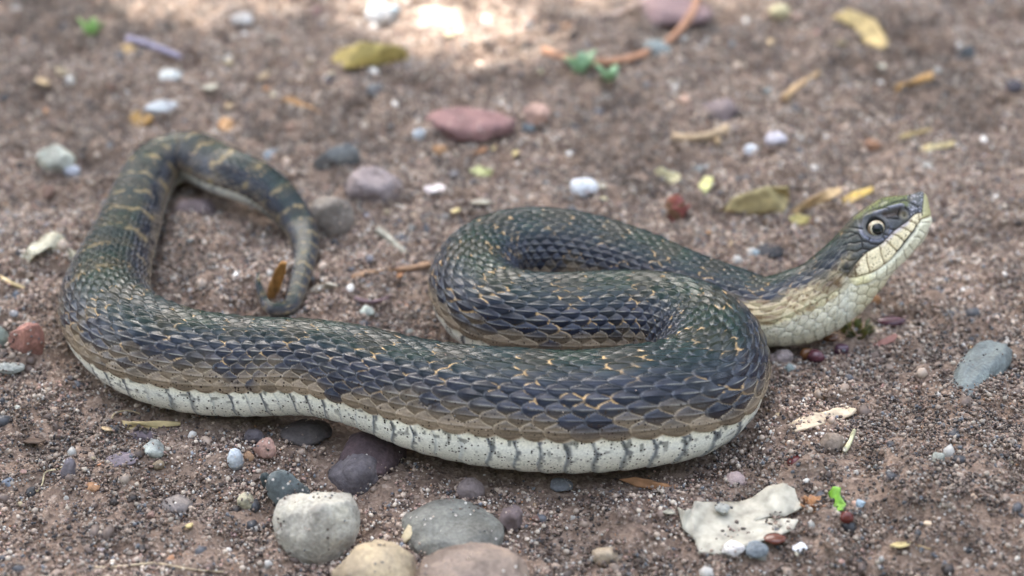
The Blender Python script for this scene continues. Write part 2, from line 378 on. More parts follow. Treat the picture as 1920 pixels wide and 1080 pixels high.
seams2 = [[(1727,417),(1740,417)],[(1721,430),(1734,437)],[(1712,444),(1721,444),(1727,449)],[(1702,458),(1713,470)],[(1692,468),(1697,482),(1702,487)],
 [(1678,485),(1680,503)],[(1661,497),(1661,516)],[(1642,509),(1641,522)],[(1618,519),(1617,532)], lab_lo,
 [(1641,522),(1660,532),(1650,546)],[(1661,516),(1672,522),(1668,530)],[(1617,532),(1640,536),(1650,524)],[(1604,536),(1622,546),(1640,536)],[(1622,546),(1640,556)]]
dm = pdist(hx, hy, mouth); ds1 = np.min([pdist(hx, hy, s) for s in seams], axis=0); ds2 = np.min([pdist(hx, hy, s) for s in seams2], axis=0)
ex, ey = 1642.0, 425.0; er = np.hypot((hx-ex)/22.5, (hy-ey)/20.5)
brow = [(1619,412),(1627,407),(1643,402),(1656,398),(1666,393),(1686,388),(1698,389)]
db = pdist(hx, hy, brow); loreal = [(1658,403),(1670,402),(1684,398),(1694,400)]
dl = pdist(hx, hy, loreal); dn = np.hypot(hx-1695, hy-405)
under_b = below(hx, hy, brow); um = below(hx, hy, mouth); ul = below(hx, hy, lab_up); ulo = below(hx, hy, lab_lo)
PXM = np.linalg.norm(C[0]-CAM)/FPX             # metres per photo pixel at the head
hh = np.zeros_like(hx)
hh -= 2.2*np.exp(-(ds1/1.3)**2)+1.3*np.exp(-(ds2/1.1)**2)
hh += 1.5*(np.clip(ds1, 0, 6)/6)**.6+.6*(np.clip(ds2, 0, 6)/6)**.6*(um > 0)
mo_w = 1.1+1.7*sstep(1660, 1700, hx)*(1-sstep(1712, 1726, hx))
hh -= 4.0*np.exp(-(dm/mo_w)**2)*(hx > 1590)
hh += 1.6*np.exp(-((um+7)/6)**2)*(hx > 1605)+2.0*np.exp(-((um-9)/7)**2)*(hx > 1600)      # lips stand a little proud
hh += 5.5*np.exp(-((under_b+1)/4.5)**2)*sstep(1608, 1625, hx)*(1-sstep(1690, 1706, hx))  # brow ridge
hh -= 3.2*np.exp(-(dl/5)**2)
hh -= 7*(1-sstep(.68, .84, er))                # socket
hh += 1.5*np.exp(-((er-1.12)/.10)**2)*(hy > 415)
hh -= 2.6*np.exp(-(np.hypot(hx-1696, hy-404)/2.6)**2)-1.2*np.exp(-((dn-8)/3)**2)
hh += .25*fbm(hx*.35, hy*.35, seed=61)
hcw = (1-sstep(t[NH-6], t[NH-3], ss[:nh]))[:, None]*np.ones_like(hx)
throat = sstep(0, 6, ulo)*sstep(1688, 1668, hx); hcw_h = hcw*(1-throat)
latin = np.abs(lx[:nh])                        # plates only where the flank faces sideways
h[:nh] = h[:nh]*(1-hcw_h)+hh*PXM*hcw_h*np.clip(latin*1.6, .15, 1)
hc = np.broadcast_to(C3(.042, .048, .036), hx.shape+(3,)).copy()
hc *= (1+.35*vnoise(hx*.3, hy*.3, seed=68)+.25*vnoise(hx*.9, hy*.9, seed=69))[..., None]
hc = blend(hc, C3(.062, .062, .070), sstep(1575, 1640, hx)*.7)
gr = vnoise(hx*.55, hy*.55, seed=62); gr2 = vnoise(hx*.22, hy*.22, seed=63)
top = sstep(2, -3, under_b)*sstep(1596, 1612, hx+.5*(425-hy))
hc = blend(hc, C3(.135, .155, .050), top*(.7+.3*gr2)); hc = blend(hc, C3(.018, .024, .012), top*sstep(.05, .5, gr)*.7)
hc = blend(hc, C3(.24, .24, .30), np.exp(-((under_b+1)/2.6)**2)*sstep(1632, 1645, hx)*(1-sstep(1690, 1697, hx))*.75)
snout = sstep(1699, 1708, hx)*(um < -14); hc = blend(hc, C3(.07, .072, .085), snout*.85)
hc = blend(hc, C3(.45, .44, .48), snout*sstep(.35, .6, gr)*.6)
hc = blend(hc, C3(.035, .02, .012), np.exp(-(dl/5.5)**2)*.9)
hc = blend(hc, C3(.20, .17, .10), np.exp(-(dn/7.5)**2)*.7); hc = blend(hc, C3(.01, .01, .01), np.exp(-(np.hypot(hx-1696, hy-404)/2.4)**2))
hc = blend(hc, C3(.24, .25, .33), np.exp(-((er-1.28)/.14)**2)*sstep(418, 432, hy)*.6)
supl = sstep(-1, 1.5, ul)*(um < 0)*(hx > 1588)
lc = np.broadcast_to(C3(.74, .64, .42), hx.shape+(3,)).copy(); lc = blend(lc, C3(.40, .36, .42), sstep(12, 1, ul)*sstep(1640, 1672, hx)*(1-sstep(1700, 1712, hx))*.8)
lc = blend(lc, C3(.14, .075, .03), .85*sstep(1622, 1603, hx)*sstep(-.3, .3, gr2+.5*sstep(14, 0, ul)))
lc = blend(lc, C3(.11, .06, .03), .9*sstep(.62, .78, vnoise(hx*.42+9, hy*.42, seed=64)))
hc = blend(hc, lc, supl)
ros = sstep(1729, 1730.5, hx+.10*(hy-380))*(um < -1); hc = blend(hc, C3(.42, .39, .19), ros*.85); hc = blend(hc, C3(.03, .025, .01), np.exp(-((hx+.10*(hy-380)-1729.5)/1.2)**2)*(um < -6)*.9)
infl = (um > 0)*(ulo < 0)*sstep(1588, 1596, hx); ic = np.broadcast_to(C3(.72, .69, .52), hx.shape+(3,)).copy(); ic = blend(ic, C3(.68, .60, .30), sstep(1650, 1610, hx)*.8)
hc = blend(hc, ic, infl)
chin = (ulo >= 0)*sstep(1585, 1600, hx+.35*(hy-540)); cc = np.broadcast_to(C3(.56, .53, .40), hx.shape+(3,)).copy()
hc = blend(hc, cc, chin)
hc = blend(hc, C3(.012, .016, .014), np.exp(-(np.hypot((hx-1588)/14, (hy-505)/12))**2)*.95*(um < 6))
hc = blend(hc, C3(.012, .010, .009), np.exp(-(ds1/1.2)**2)*.92*(1-supl)); hc = blend(hc, C3(.13, .08, .045), np.exp(-(ds1/1.0)**2)*.85*supl); hc = blend(hc, C3(.25, .22, .16), np.exp(-(ds2/.9)**2)*.75)
mgap = sstep(1660, 1690, hx)*(1-sstep(1714, 1726, hx)); hc = blend(hc, C3(.18, .12, .05), np.exp(-(dm/1.2)**2)*.85*(hx > 1590)*(1-mgap)); hc = blend(hc, C3(.012, .006, .004), np.exp(-(dm/(mo_w*.8))**2)*.95*mgap)
hc = blend(hc, C3(.02, .02, .02), (1-sstep(.82, .92, er))*.9); hc = blend(hc, C3(.11, .11, .12), np.exp(-((er-1.12)/.06)**2)*.5)
def lattice(x, y, pitch_, row, ang_):
    ca, sa = np.cos(ang_), np.sin(ang_); a0 = (x*ca+y*sa)/pitch_; b0 = (-x*sa+y*ca)/row
    b1 = np.full(x.shape, -9.0); b2 = np.full(x.shape, -9.0); idd = np.zeros(x.shape)
    j0 = np.round(b0)
    for dj in (-1, 0, 1):
        j = j0+dj; o_ = .5*np.mod(j, 2); i0 = np.round(a0-o_)
        for di in (-1, 0, 1):
            i = i0+di; z = 1-.9*(((a0-i-o_)/.62)**2+((b0-j)/.9)**2)-.35*(a0-i-o_); k = z > b1
            b2 = np.where(k, b1, np.maximum(b2, z)); idd = np.where(k, i*31+j*7, idd); b1 = np.maximum(b1, z)
    return b1, 1-sstep(0, .22, b1-b2), idd
LB, LS, LI = lattice(hx, hy, 25, 13.5, R(-33))
tz = throat*sstep(60, 40, ulo)*sstep(1560, 1590, hx)
h[:nh] = h[:nh]*(1-tz)+tz*PXM*(2.2*np.clip(LB, 0, 1.2)-1.0*LS)
hc = blend(hc, C3(.62, .56, .38), tz*.9); hc = blend(hc, C3(.20, .17, .12), tz*LS*.85)
colmix = hcw*np.where(um > 0, sstep(1575, 1592, hx), 1)
# throat and jaw angle: pale scales under the line, dark collar above
pale_line = [(1480,600),(1500,575),(1520,566),(1560,545),(1589,522)]
pale_all = (hy-np.interp(hx, [p[0] for p in pale_line], [p[1] for p in pale_line]))
col[:nh] = col[:nh]*(1-colmix[..., None])+hc*colmix[..., None]
# neck colours by the same trace
ns = (ss < t[NH+2]); nn = int(ns.sum())
nearn = C[:nn, None, :]-V[:nn, None, :]*(np.abs(lat)[:nn])[..., None]+U[:nn, None, :]*(ver[:nn])[..., None]
nx, ny = project(nearn)
pl = ny-np.interp(nx, [1400,1440,1480,1520,1560,1589,1660], [612,600,588,566,545,522,520])
pale = sstep(-4, 6, pl+8*(rnd1[:nn]-.5))*(1-np.pad(hcw*0+1, ((0, nn-nh), (0, 0)))*np.pad(colmix, ((0, nn-nh), (0, 0)))) if nn >= nh else 0
ybot = np.interp(nx, [1400,1430,1480,1515,1545,1570,1592,1614,1634,1652], [657,655,650,643,632,620,604,587,562,540])
NB, NS_, NI = lattice(-S2[:nn]/PXM, pl, 25, 13.5, 0.0); nrnd = _hash(NI, NI*0+2, NI*0+5)
nz_w = sstep(2, 8, pl)*sstep(15, 22, ybot-ny)*sstep(1600, 1575, nx)*sstep(t[NH+2], t[NH+1], S2[:nn])
h[:nn] = h[:nn]*(1-nz_w)+nz_w*PXM*(2.6*np.clip(NB, 0, 1.3)-1.2*NS_)
pc = np.broadcast_to(C3(.56, .49, .30), nx.shape+(3,)).copy()*(.75+.4*nrnd)[..., None]
pc = blend(pc, C3(.60, .60, .50), sstep(1560, 1600, nx)*.8)
spot = sstep(.15, .6, vnoise(nx*.16, ny*.16, seed=66)+.25*np.exp(-((pl-14)/14)**2))*sstep(1600, 1560, nx)
pc = blend(pc, C3(.17, .09, .035), .8*np.clip(spot*(NS_ < .3)+(nrnd > .55)*sstep(.75, 1.05, NB)*.7, 0, 1)*np.exp(-(pl/34)**2)*sstep(1600, 1560, nx))
pc = blend(pc, C3(.13, .09, .055), .85*NS_*nz_w)
col[:nn] = blend(col[:nn], pc, np.clip(pale, 0, 1)*np.where(dors[:nn], 1, .55))
collar = np.exp(-(np.hypot((nx-1545)/32, (ny-520)/30))**2)*(pl < 4)
col[:nn] = blend(col[:nn], C3(.013, .017, .019), collar*.75)
col[:nn] = blend(col[:nn], C3(.010, .013, .012), np.exp(-(np.hypot((nx-1586)/15, (ny-503)/13))**2)*.95)
col[:nn] = blend(col[:nn], C3(.11, .055, .025), np.exp(-(np.hypot((nx-1572)/13, (ny-532)/10))**2)*.8)
speck[:nh] = speck[:nh]*(1-colmix); speck[:nn] *= .5
P2 = P+Nn*h[..., None]
# close the ends
vid = np.arange(N*M).reshape(N, M)
v1 = vid[:-1]; v2 = vid[1:]
F = np.stack([v1, np.roll(v1, -1, 1), np.roll(v2, -1, 1), v2], -1).reshape(-1, 4)
verts = P2.reshape(-1, 3)
def cap_tris(ringi, flip):
    n = len(ringi); q = []
    for i in range(1, n//2):
        f = [ringi[i-1], ringi[i], ringi[n-1-i], ringi[n-i]] if i > 1 else [ringi[0], ringi[1], ringi[n-2], ringi[n-1]]
        q.append(f[::-1] if flip else f)
    return np.array(q)
F = np.concatenate([F, cap_tris(vid[0], False), cap_tris(vid[-1], True)])
me = mesh_from('body', verts, F); smooth(me)
color_attr(me, col.reshape(-1, 3))
a = me.attributes.new('speck', 'FLOAT', 'POINT'); a.data.foreach_set('value', speck.reshape(-1).astype(np.float32))
m = NT('snake_skin'); tc = m.n('ShaderNodeTexCoord'); at = m.n('ShaderNodeAttribute', attribute_name='col'); sp = m.n('ShaderNodeAttribute', attribute_name='speck')
vo = m.n('ShaderNodeTexVoronoi', i_Scale=980.0); m.l(tc.outputs['Object'], vo.inputs['Vector'])
sepv = m.n('ShaderNodeSeparateColor'); m.l(vo.outputs['Color'], sepv.inputs[0])
lim = m.n('ShaderNodeMath', operation='MULTIPLY', i_1=.60); m.l(sepv.outputs[0], lim.inputs[0])
lim2 = m.n('ShaderNodeMath', operation='SUBTRACT', i_1=.20); m.l(lim.outputs[0], lim2.inputs[0])
dot = m.n('ShaderNodeMath', operation='LESS_THAN'); m.l(vo.outputs['Distance'], dot.inputs[0]); m.l(lim2.outputs[0], dot.inputs[1])
dm_ = m.n('ShaderNodeMath', operation='MULTIPLY'); m.l(dot.outputs[0], dm_.inputs[0]); m.l(sp.outputs['Fac'], dm_.inputs[1])
c = m.mix(dm_.outputs[0], at.outputs['Color'], (.028, .018, .014))
nz = m.n('ShaderNodeTexNoise', i_Scale=1500.0, i_Detail=3.0); m.l(tc.outputs['Object'], nz.inputs['Vector'])
var = m.ramp(nz.outputs[0], [(.3, (.78, .78, .78)), (.7, (1.22, 1.22, 1.22))]); c = m.mix(.8, c, var, 'MULTIPLY')
m.l(c, m.b.inputs['Base Color']); m.b.inputs['Roughness'].default_value = .25; m.b.inputs['Specular IOR Level'].default_value = .32
bp = m.n('ShaderNodeBump', i_Strength=.35, i_Distance=.0002); m.l(nz.outputs[0], bp.inputs['Height']); m.l(bp.outputs[0], m.b.inputs['Normal'])
snake = bpy.data.objects.new('snake', None); COL.objects.link(snake); snake.location = (0, 0, 0); snake.empty_display_size = .02
snake['label'] = 'dark keeled-scale snake with upturned snout coiled on the soil'; snake['category'] = 'snake'
body = add_obj('body', me, snake, m.m)

# --- eyes
def eye(side):
    d = np.hypot(hx-ex, hy-ey); k = np.unravel_index(np.argmin(np.where((lx[:nh] < 0), d, 1e9)), d.shape)
    kk = k[0]; j = k[1] if side < 0 else (M-k[1]) % M
    c = P[kk, j]; n = Nn[kk, j]; ax = V[kk]*side*.95+U[kk]*.07-T[kk]*.06; ax /= np.linalg.norm(ax)
    r = 18.4*PXM; ctr = c-n*r*.72
    bm = bmesh.new(); bmesh.ops.create_icosphere(bm, subdivisions=5, radius=r)
    me = bpy.data.meshes.new('eye'); bm.to_mesh(me); bm.free()
    co_ = np.empty(len(me.vertices)*3, np.float32); me.vertices.foreach_get('co', co_); co_ = co_.reshape(-1, 3)
    un = co_/r; ca = un@ax; ang = np.arccos(np.clip(ca, -1, 1)); upc = un@U[kk]; fw = un@(-T[kk])
    e = np.broadcast_to(C3(.16, .11, .06), co_.shape).copy()
    nzv = vnoise(un[:, 0]*14, un[:, 1]*14, un[:, 2]*14, seed=71)
    e = blend(e, C3(.46, .38, .27), sstep(.30, .62, upc+.3*fw)); e = blend(e, C3(.09, .06, .03), sstep(-.25, -.55, upc)*(nzv > -.3)*.8)
    e = blend(e, C3(.10, .06, .03), sstep(.15, .6, nzv)*.6)
    e = blend(e, C3(.62, .58, .42), np.exp(-((ang-.69)/.045)**2)); e = blend(e, C3(.004, .005, .005), 1-sstep(.60, .65, ang))
    e = blend(e, C3(.02, .018, .015), sstep(1.02, 1.2, ang))
    smooth(me); color_attr(me, e)
    mm = NT('eye_surface'); at = mm.n('ShaderNodeAttribute', attribute_name='col'); mm.l(at.outputs['Color'], mm.b.inputs['Base Color'])
    mm.b.inputs['Roughness'].default_value = .05; mm.b.inputs['Specular IOR Level'].default_value = .35
    o = add_obj('eye', me, snake, mm.m); o.location = ctr
eye(-1); eye(1)

# ------------------------------------------------------------------ unseen tree, its crown shaped to shade the ground
def leaf_tree():
    root = bpy.data.objects.new('shade_tree', None); COL.objects.link(root); root.location = (-2.6, 2.9, 0)
    root['label'] = 'unseen broad leafy tree, crown shaped to shade the snake'; root['category'] = 'tree'
    off = np.array([-2.6, 2.9, 0.0])
    svn = np.array(sv)
    n = 13000
    q = rng.normal(size=(n*2, 3)); q /= np.linalg.norm(q, axis=1)[:, None]; q *= (rng.random((n*2, 1))**.33)
    c = q*np.array([3.4, 3.2, .75])+np.array([0, .95, 2.7])
    k = vnoise(c[:, 0]*1.3, c[:, 1]*1.3, c[:, 2]*1.3, seed=81) > -.45; c = c[k][:n]
    g = c-svn*(c[:, 2:3]/svn[2])               # where a leaf's shadow lands
    EX, EY = [-.6, -.30, -.14, -.115, -.09, -.07, .0, .11, .135, .3, .9], [.20, .222, .228, .26, .255, .215, .20, .225, .29, .40, .5]
    edge_ = np.interp(g[:, 0], EX, EY)+.012*np.sin(g[:, 0]*90)
    gap = (np.abs(g[:, 0]) < .9) & (g[:, 1] > edge_+.015) & (g[:, 1] < 1.1)  # leaves left out so the sun reaches the far patch
    wd_ = c/np.linalg.norm(c, axis=1)[:, None]; win = wd_@(np.array([.12, -.30, 1])/math.sqrt(1+.09+.0144)) > math.cos(R(31))+.05*vnoise(c[:, 0]*2, c[:, 1]*2, seed=83)  # opening cut overhead to let skylight down on the snake
    c = c[~gap & ~win]; n = len(c)
    # extra leaves added along the sun's path to keep it off the snake
    m2 = 8000; gg = np.stack([rng.uniform(-.75, .75, m2), rng.uniform(-.8, .42, m2), np.zeros(m2)], 1)
    e2 = np.interp(gg[:, 0], EX, EY)+.012*np.sin(gg[:, 0]*90)
    gg = gg[gg[:, 1] < e2-.015]; zz = rng.uniform(2.2, 2.7, len(gg))
    c = np.concatenate([c, gg+svn*(zz/svn[2])[:, None]]); n = len(c)
    L_ = np.concatenate([rng.uniform(.05, .10, n-len(gg)), rng.uniform(.025, .05, len(gg))])[:, None]; d = rng.normal(size=(n, 3)); d[:, 2] *= .35; d /= np.linalg.norm(d, axis=1)[:, None]
    nrm = rng.normal(size=(n, 3))*.5+np.array([0, 0, 1]); w_ = np.cross(d, nrm); w_ /= np.linalg.norm(w_, axis=1)[:, None]
    up = np.cross(w_, d)
    v = np.stack([c-d*L_, c+w_*L_*.5-up*L_*.1, c+d*L_, c-w_*L_*.5-up*L_*.1], 1).reshape(-1, 3)-off
    f = np.arange(n*4).reshape(n, 4); f = np.concatenate([f[:, [0, 1, 2]], f[:, [0, 2, 3]]])
    me = mesh_from('crown', v, f)
    m = NT('tree_leaf'); m.b.inputs['Base Color'].default_value = (.05, .085, .025, 1); m.b.inputs['Roughness'].default_value = .5
    tr = m.n('ShaderNodeBsdfTranslucent'); tr.inputs[0].default_value = (.09, .14, .03, 1)
    ms = m.n('ShaderNodeMixShader', i_0=.22); m.l(m.b.outputs[0], ms.inputs[1]); m.l(tr.outputs[0], ms.inputs[2])
    m.l(ms.outputs[0], m.t.nodes['Material Output'].inputs[0])
    add_obj('crown', me, root, m.m)
    bk = NT('tree_bark'); bk.b.inputs['Base Color'].default_value = (.09, .065, .045, 1); bk.b.inputs['Roughness'].default_value = .9
    def limb(name, pts, r0, r1):
        V_, F_ = [], []; pts = np.array(pts, float); n_ = len(pts); kx = 10
        for i, p in enumerate(pts):
            r = r0+(r1-r0)*i/(n_-1); tg = pts[min(i+1, n_-1)]-pts[max(i-1, 0)]; tg /= np.linalg.norm(tg)
            a_ = np.cross(tg, [.3, .9, .2]); a_ /= np.linalg.norm(a_); b_ = np.cross(tg, a_)
            for j in range(kx): V_.append(p+r*(1+.1*math.sin(3*j+i))*(a_*math.cos(2*math.pi*j/kx)+b_*math.sin(2*math.pi*j/kx)))
        for i in range(n_-1):
            for j in range(kx): F_.append((i*kx+j, i*kx+(j+1) % kx, (i+1)*kx+(j+1) % kx, (i+1)*kx+j))
        mm = mesh_from(name, np.array(V_), np.array(F_)); smooth(mm); add_obj(name, mm, root, bk.m)
    limb('trunk', [(0, 0, -.1), (.03, .02, .6), (.02, .05, 1.3), (.15, -.02, 2.0), (.3, -.1, 2.5)], .17, .10)
    limb('branch', [(.2, -.05, 2.2), (.9, -.5, 2.5), (1.7, -1.1, 2.7), (2.7, -1.7, 2.8)], .075, .02)
    limb('branch', [(.15, -.02, 2.0), (.8, .1, 2.4), (1.8, -.3, 2.7), (3.3, -.6, 2.8)], .07, .02)
    limb('branch', [(.2, -.05, 2.3), (.3, -.9, 2.6), (.9, -2.0, 2.7), (1.6, -3.0, 2.7)], .06, .015)
leaf_tree()
def shrub(x, y, rx, rz, label):  # unseen leafy screen, added to block low sky and deepen contrast
    root = bpy.data.objects.new('shrub', None); COL.objects.link(root); root.location = (x, y, 0); root['label'] = label; root['category'] = 'shrub'; root['group'] = 'unseen shrubs added to block sky'
    n = 2600; q = rng.normal(size=(n, 3)); q /= np.linalg.norm(q, axis=1)[:, None]; q *= rng.random((n, 1))**.4
    c = q*np.array([rx, rx*.6, rz])+np.array([0, 0, rz*.95]); L_ = rng.uniform(.06, .12, n)[:, None]; d = rng.normal(size=(n, 3)); d /= np.linalg.norm(d, axis=1)[:, None]
    w_ = np.cross(d, rng.normal(size=(n, 3))); w_ /= np.linalg.norm(w_, axis=1)[:, None]
    v = np.stack([c-d*L_, c+w_*L_*.5, c+d*L_, c-w_*L_*.5], 1).reshape(-1, 3); f = np.arange(n*4).reshape(n, 4)
    add_obj('foliage', mesh_from('foliage', v, np.concatenate([f[:, [0, 1, 2]], f[:, [0, 2, 3]]])), root, bpy.data.materials['tree_leaf'])
    for k in range(4):
        a = rng.uniform(0, 6.28); P_ = np.array([[0, 0, -.02], [.05*math.cos(a), .05*math.sin(a), rz*.5], [rx*.5*math.cos(a), rx*.3*math.sin(a), rz*1.2]])
        add_obj('stem', tube_mesh('stem', spline(np.array([0, .5, 1]), P_, np.linspace(0, 1, 8)), np.linspace(.02, .006, 8)), root, bpy.data.materials['tree_bark'])
LATER = lambda: [shrub(x, y, rx, rz, 'unseen leafy shrub added to block low sky') for x, y, rx, rz in ((-2.6, 2.2, 1.0, .9), (-1.2, 2.9, 1.0, 1.0), (.3, 3.0, 1.0, .95), (1.7, 2.8, 1.0, 1.0), (2.8, 1.8, .9, .9), (-3.0, .6, .9, .95), (3.3, .4, .8, .8), (-2.4, -1.2, 1.0, 1.5), (-1.3, -2.6, 1.1, 1.5), (.3, -3.0, 1.1, 1.5), (1.9, -2.6, 1.1, 1.5), (2.9, -1.0, 1.0, 1.4))]

# ------------------------------------------------------------------ stones
def stone_mesh(sub, seed, facets=7, depth=.72, lump=.12, soft=.5):
    bm = bmesh.new(); bmesh.ops.create_icosphere(bm, subdivisions=sub, radius=1); me = bpy.data.meshes.new('stone'); bm.to_mesh(me); bm.free()
    v = np.empty(len(me.vertices)*3, np.float32); me.vertices.foreach_get('co', v); v = v.reshape(-1, 3).astype(float)
    r_ = np.random.default_rng(seed)
    for _ in range(facets):
        n = r_.normal(size=3); n /= np.linalg.norm(n); d = r_.uniform(depth, .95); e = v@n-d
        v -= n*(np.maximum(0, e)*(1-soft*.4))[:, None]
    v *= (1+lump*vnoise(v[:, 0]*1.3+seed, v[:, 1]*1.3, v[:, 2]*1.3, seed=seed % 97)+lump*.35*vnoise(v[:, 0]*3.5, v[:, 1]*3.5+seed, v[:, 2]*3.5, seed=seed % 89))[:, None]
    if sub >= 4: v *= (1+.02*vnoise(v[:, 0]*11, v[:, 1]*11, v[:, 2]*11, seed=seed % 71)+.012*vnoise(v[:, 0]*27, v[:, 1]*27, v[:, 2]*27, seed=seed % 73))[:, None]
    v /= np.abs(v).max(0)
    me.vertices.foreach_set('co', v.astype(np.float32).ravel()); smooth(me); return me
def stone_mat(name, rough=.75, gloss=.3, dust=1.0, spot=(.5, .45, .4)):
    dust *= .6
    m = NT(name); tc = m.n('ShaderNodeTexCoord'); oi = m.n('ShaderNodeObjectInfo')
    geo = m.n('ShaderNodeNewGeometry')
    n1 = m.n('ShaderNodeTexNoise', i_Scale=90.0, i_Detail=6.0, i_Roughness=.65); m.l(geo.outputs['Position'], n1.inputs['Vector'])
    n2 = m.n('ShaderNodeTexNoise', i_Scale=900.0, i_Detail=3.0); m.l(geo.outputs['Position'], n2.inputs['Vector'])
    v1 = m.ramp(n1.outputs[0], [(.30, (.50, .47, .45)), (.5, (1, 1, 1)), (.70, (1.45, 1.42, 1.32))])
    v2 = m.ramp(n2.outputs[0], [(.3, (.72, .72, .72)), (.7, (1.25, 1.25, 1.25))])
    c = m.mix(1.0, oi.outputs['Color'], v1, 'MULTIPLY'); c = m.mix(.8, c, v2, 'MULTIPLY')
    vd = m.n('ShaderNodeTexVoronoi', i_Scale=650.0); m.l(geo.outputs['Position'], vd.inputs['Vector']); sx = m.n('ShaderNodeSeparateColor'); m.l(vd.outputs['Color'], sx.inputs[0])
    a = m.n('ShaderNodeMath', operation='GREATER_THAN', i_1=1-.22*dust); m.l(sx.outputs[0], a.inputs[0])
    b = m.n('ShaderNodeMath', operation='LESS_THAN', i_1=.28); m.l(vd.outputs['Distance'], b.inputs[0])
    ab = m.n('ShaderNodeMath', operation='MULTIPLY'); m.l(a.outputs[0], ab.inputs[0]); m.l(b.outputs[0], ab.inputs[1])
    nd = m.n('ShaderNodeTexNoise', i_Scale=120.0, i_Detail=2.0); m.l(geo.outputs['Position'], nd.inputs['Vector'])
    th_ = m.n('ShaderNodeMath', operation='GREATER_THAN', i_1=.48); m.l(nd.outputs[0], th_.inputs[0])
    ab2 = m.n('ShaderNodeMath', operation='MULTIPLY'); m.l(ab.outputs[0], ab2.inputs[0]); m.l(th_.outputs[0], ab2.inputs[1])
    c = m.mix(ab2.outputs[0], c, spot)
    m.l(c, m.b.inputs['Base Color']); m.b.inputs['Roughness'].default_value = rough; m.b.inputs['Specular IOR Level'].default_value = gloss
    bp = m.n('ShaderNodeBump', i_Strength=.8, i_Distance=.0005); m.l(n2.outputs[0], bp.inputs['Height']); m.l(bp.outputs[0], m.b.inputs['Normal'])
    return m.m
M_STONE = stone_mat('weathered_stone'); M_SMOOTH = stone_mat('smooth_stone', .55, .45, .6); M_CLEAN = stone_mat('clean_stone', .6, .4, .15)
STONES = []
def place_stone(o, cx, cy, w, h, kb=.85, embed=.3, roll=0, yaw=0, zoff=0.0):
    a = w/2*px_m(cx, cy); b = a*kb; hh_ = h/2*px_m(cx, cy)
    c2 = (hh_**2-(b*SP)**2)/CP**2; c = math.sqrt(max(c2, (.28*a)**2))
    if c2 < (.28*a)**2: b = math.sqrt(max(hh_**2-(c*CP)**2, (.25*a)**2))/SP if hh_ > c*CP else b*.6
    p = on_z(cx, cy); gz = float(ground_h(np.array([p[0]]), np.array([p[1]]), False)[0])+zoff
    z = gz+c*(1-2*embed); p = on_z(cx, cy, z)
    o.location = p; o.scale = (a, b, c); o.rotation_euler = (0, R(roll), R(yaw))
    STONES.append((p[0], p[1], max(a, b)))
def stone(label, cx, cy, w, h, col, name='stone', cat='stone', kb=.85, embed=.3, roll=0, yaw=0, sub=4, facets=7, depth=.72, lump=.12, mat=None, group=None, zoff=0.0, seed=None):
    me = stone_mesh(sub, seed if seed is not None else int(cx*7+cy*3), facets, depth, lump)
    o = add_obj(name, me, mat=mat or M_STONE, label=label, category=cat)
    if group: o['group'] = group
    g_ = sum(col)/3; o.color = (*[c_*.72+g_*.28 for c_ in col], 1) if cat == 'stone' else (*col, 1); place_stone(o, cx, cy, w, h, kb, embed+(.07 if cat == 'stone' else 0), roll, yaw, zoff); return o
PALE=(.40,.36,.27); 
stone('large smooth cream-grey cobble with flat tan top', 598, 986, 172, 172, (.38,.345,.27), embed=.25, sub=5, facets=9, depth=.66, lump=.10, mat=M_CLEAN, kb=.8)
stone('smooth yellow ochre cobble beside the cream-grey cobble', 708, 1085, 172, 150, (.37,.27,.145), embed=.25, sub=5, facets=4, depth=.8, mat=M_CLEAN)
stone('blunt mauve-brown cobble beside the yellow ochre cobble', 885, 1098, 225, 160, (.25,.17,.12), embed=.2, sub=5, facets=7, mat=M_CLEAN)
stone('wide olive-grey rough stone behind the mauve-brown cobble', 850, 1008, 200, 125, (.20,.195,.16), embed=.35, sub=5, facets=9, lump=.16)
stone('flat dark purple-grey stone with sandy edge', 668, 893, 108, 98, (.12,.10,.11), embed=.42, sub=5, facets=8)
stone('dark maroon stone tucked under the snake belly', 700, 862, 130, 112, (.085,.05,.055), embed=.40, sub=5, facets=9, kb=1.0)
stone('dark brown sandy pebble wedged beneath the snake belly', 574, 810, 98, 54, (.10,.08,.075), embed=.25, sub=4, facets=6)
stone('dusty teal-grey elongated stone leaning on the cream-grey cobble', 541, 922, 74, 96, (.11,.135,.135), embed=.3, roll=-32, sub=4)
stone('narrow dark teal sliver beside the teal-grey stone', 502, 905, 26, 48, (.045,.06,.06), embed=.2, roll=-15, sub=3)
stone('salmon pink angular pebble below the snake belly', 497, 843, 46, 42, (.48,.25,.18), embed=.2, facets=10, depth=.6, roll=-20)
stone('bluish white pebble beside the salmon pink pebble', 441, 861, 32, 42, (.46,.50,.54), embed=.2)
stone('small orange-tan chip between white and pink pebbles', 466, 858, 22, 24, (.50,.27,.12), embed=.25, sub=3)
stone('dark grey pebble behind the salmon pink pebble', 478, 821, 42, 34, (.11,.09,.10), embed=.25)
stone('smooth brown-grey oval pebble lying on open sand', 332, 947, 60, 36, (.17,.135,.12), embed=.2, facets=3, depth=.85, mat=M_SMOOTH)
stone('rough olive-cream pebble beside the teal-grey stone', 462, 941, 36, 38, (.33,.29,.18), embed=.2)
stone('pale greenish translucent pebble below the straw splinter', 288, 843, 46, 44, (.36,.38,.34), embed=.3, facets=10, depth=.6)
stone('flat purple slab half buried below the straw splinter', 226, 866, 66, 36, (.16,.125,.15), embed=.5, facets=9, depth=.6)
stone('thin purple-brown slab under the straw splinter', 264, 818, 66, 24, (.13,.095,.11), embed=.45, facets=8)
stone('upright narrow purple-grey stone half buried in sand', 128, 888, 30, 64, (.18,.15,.17), embed=.35, roll=12)
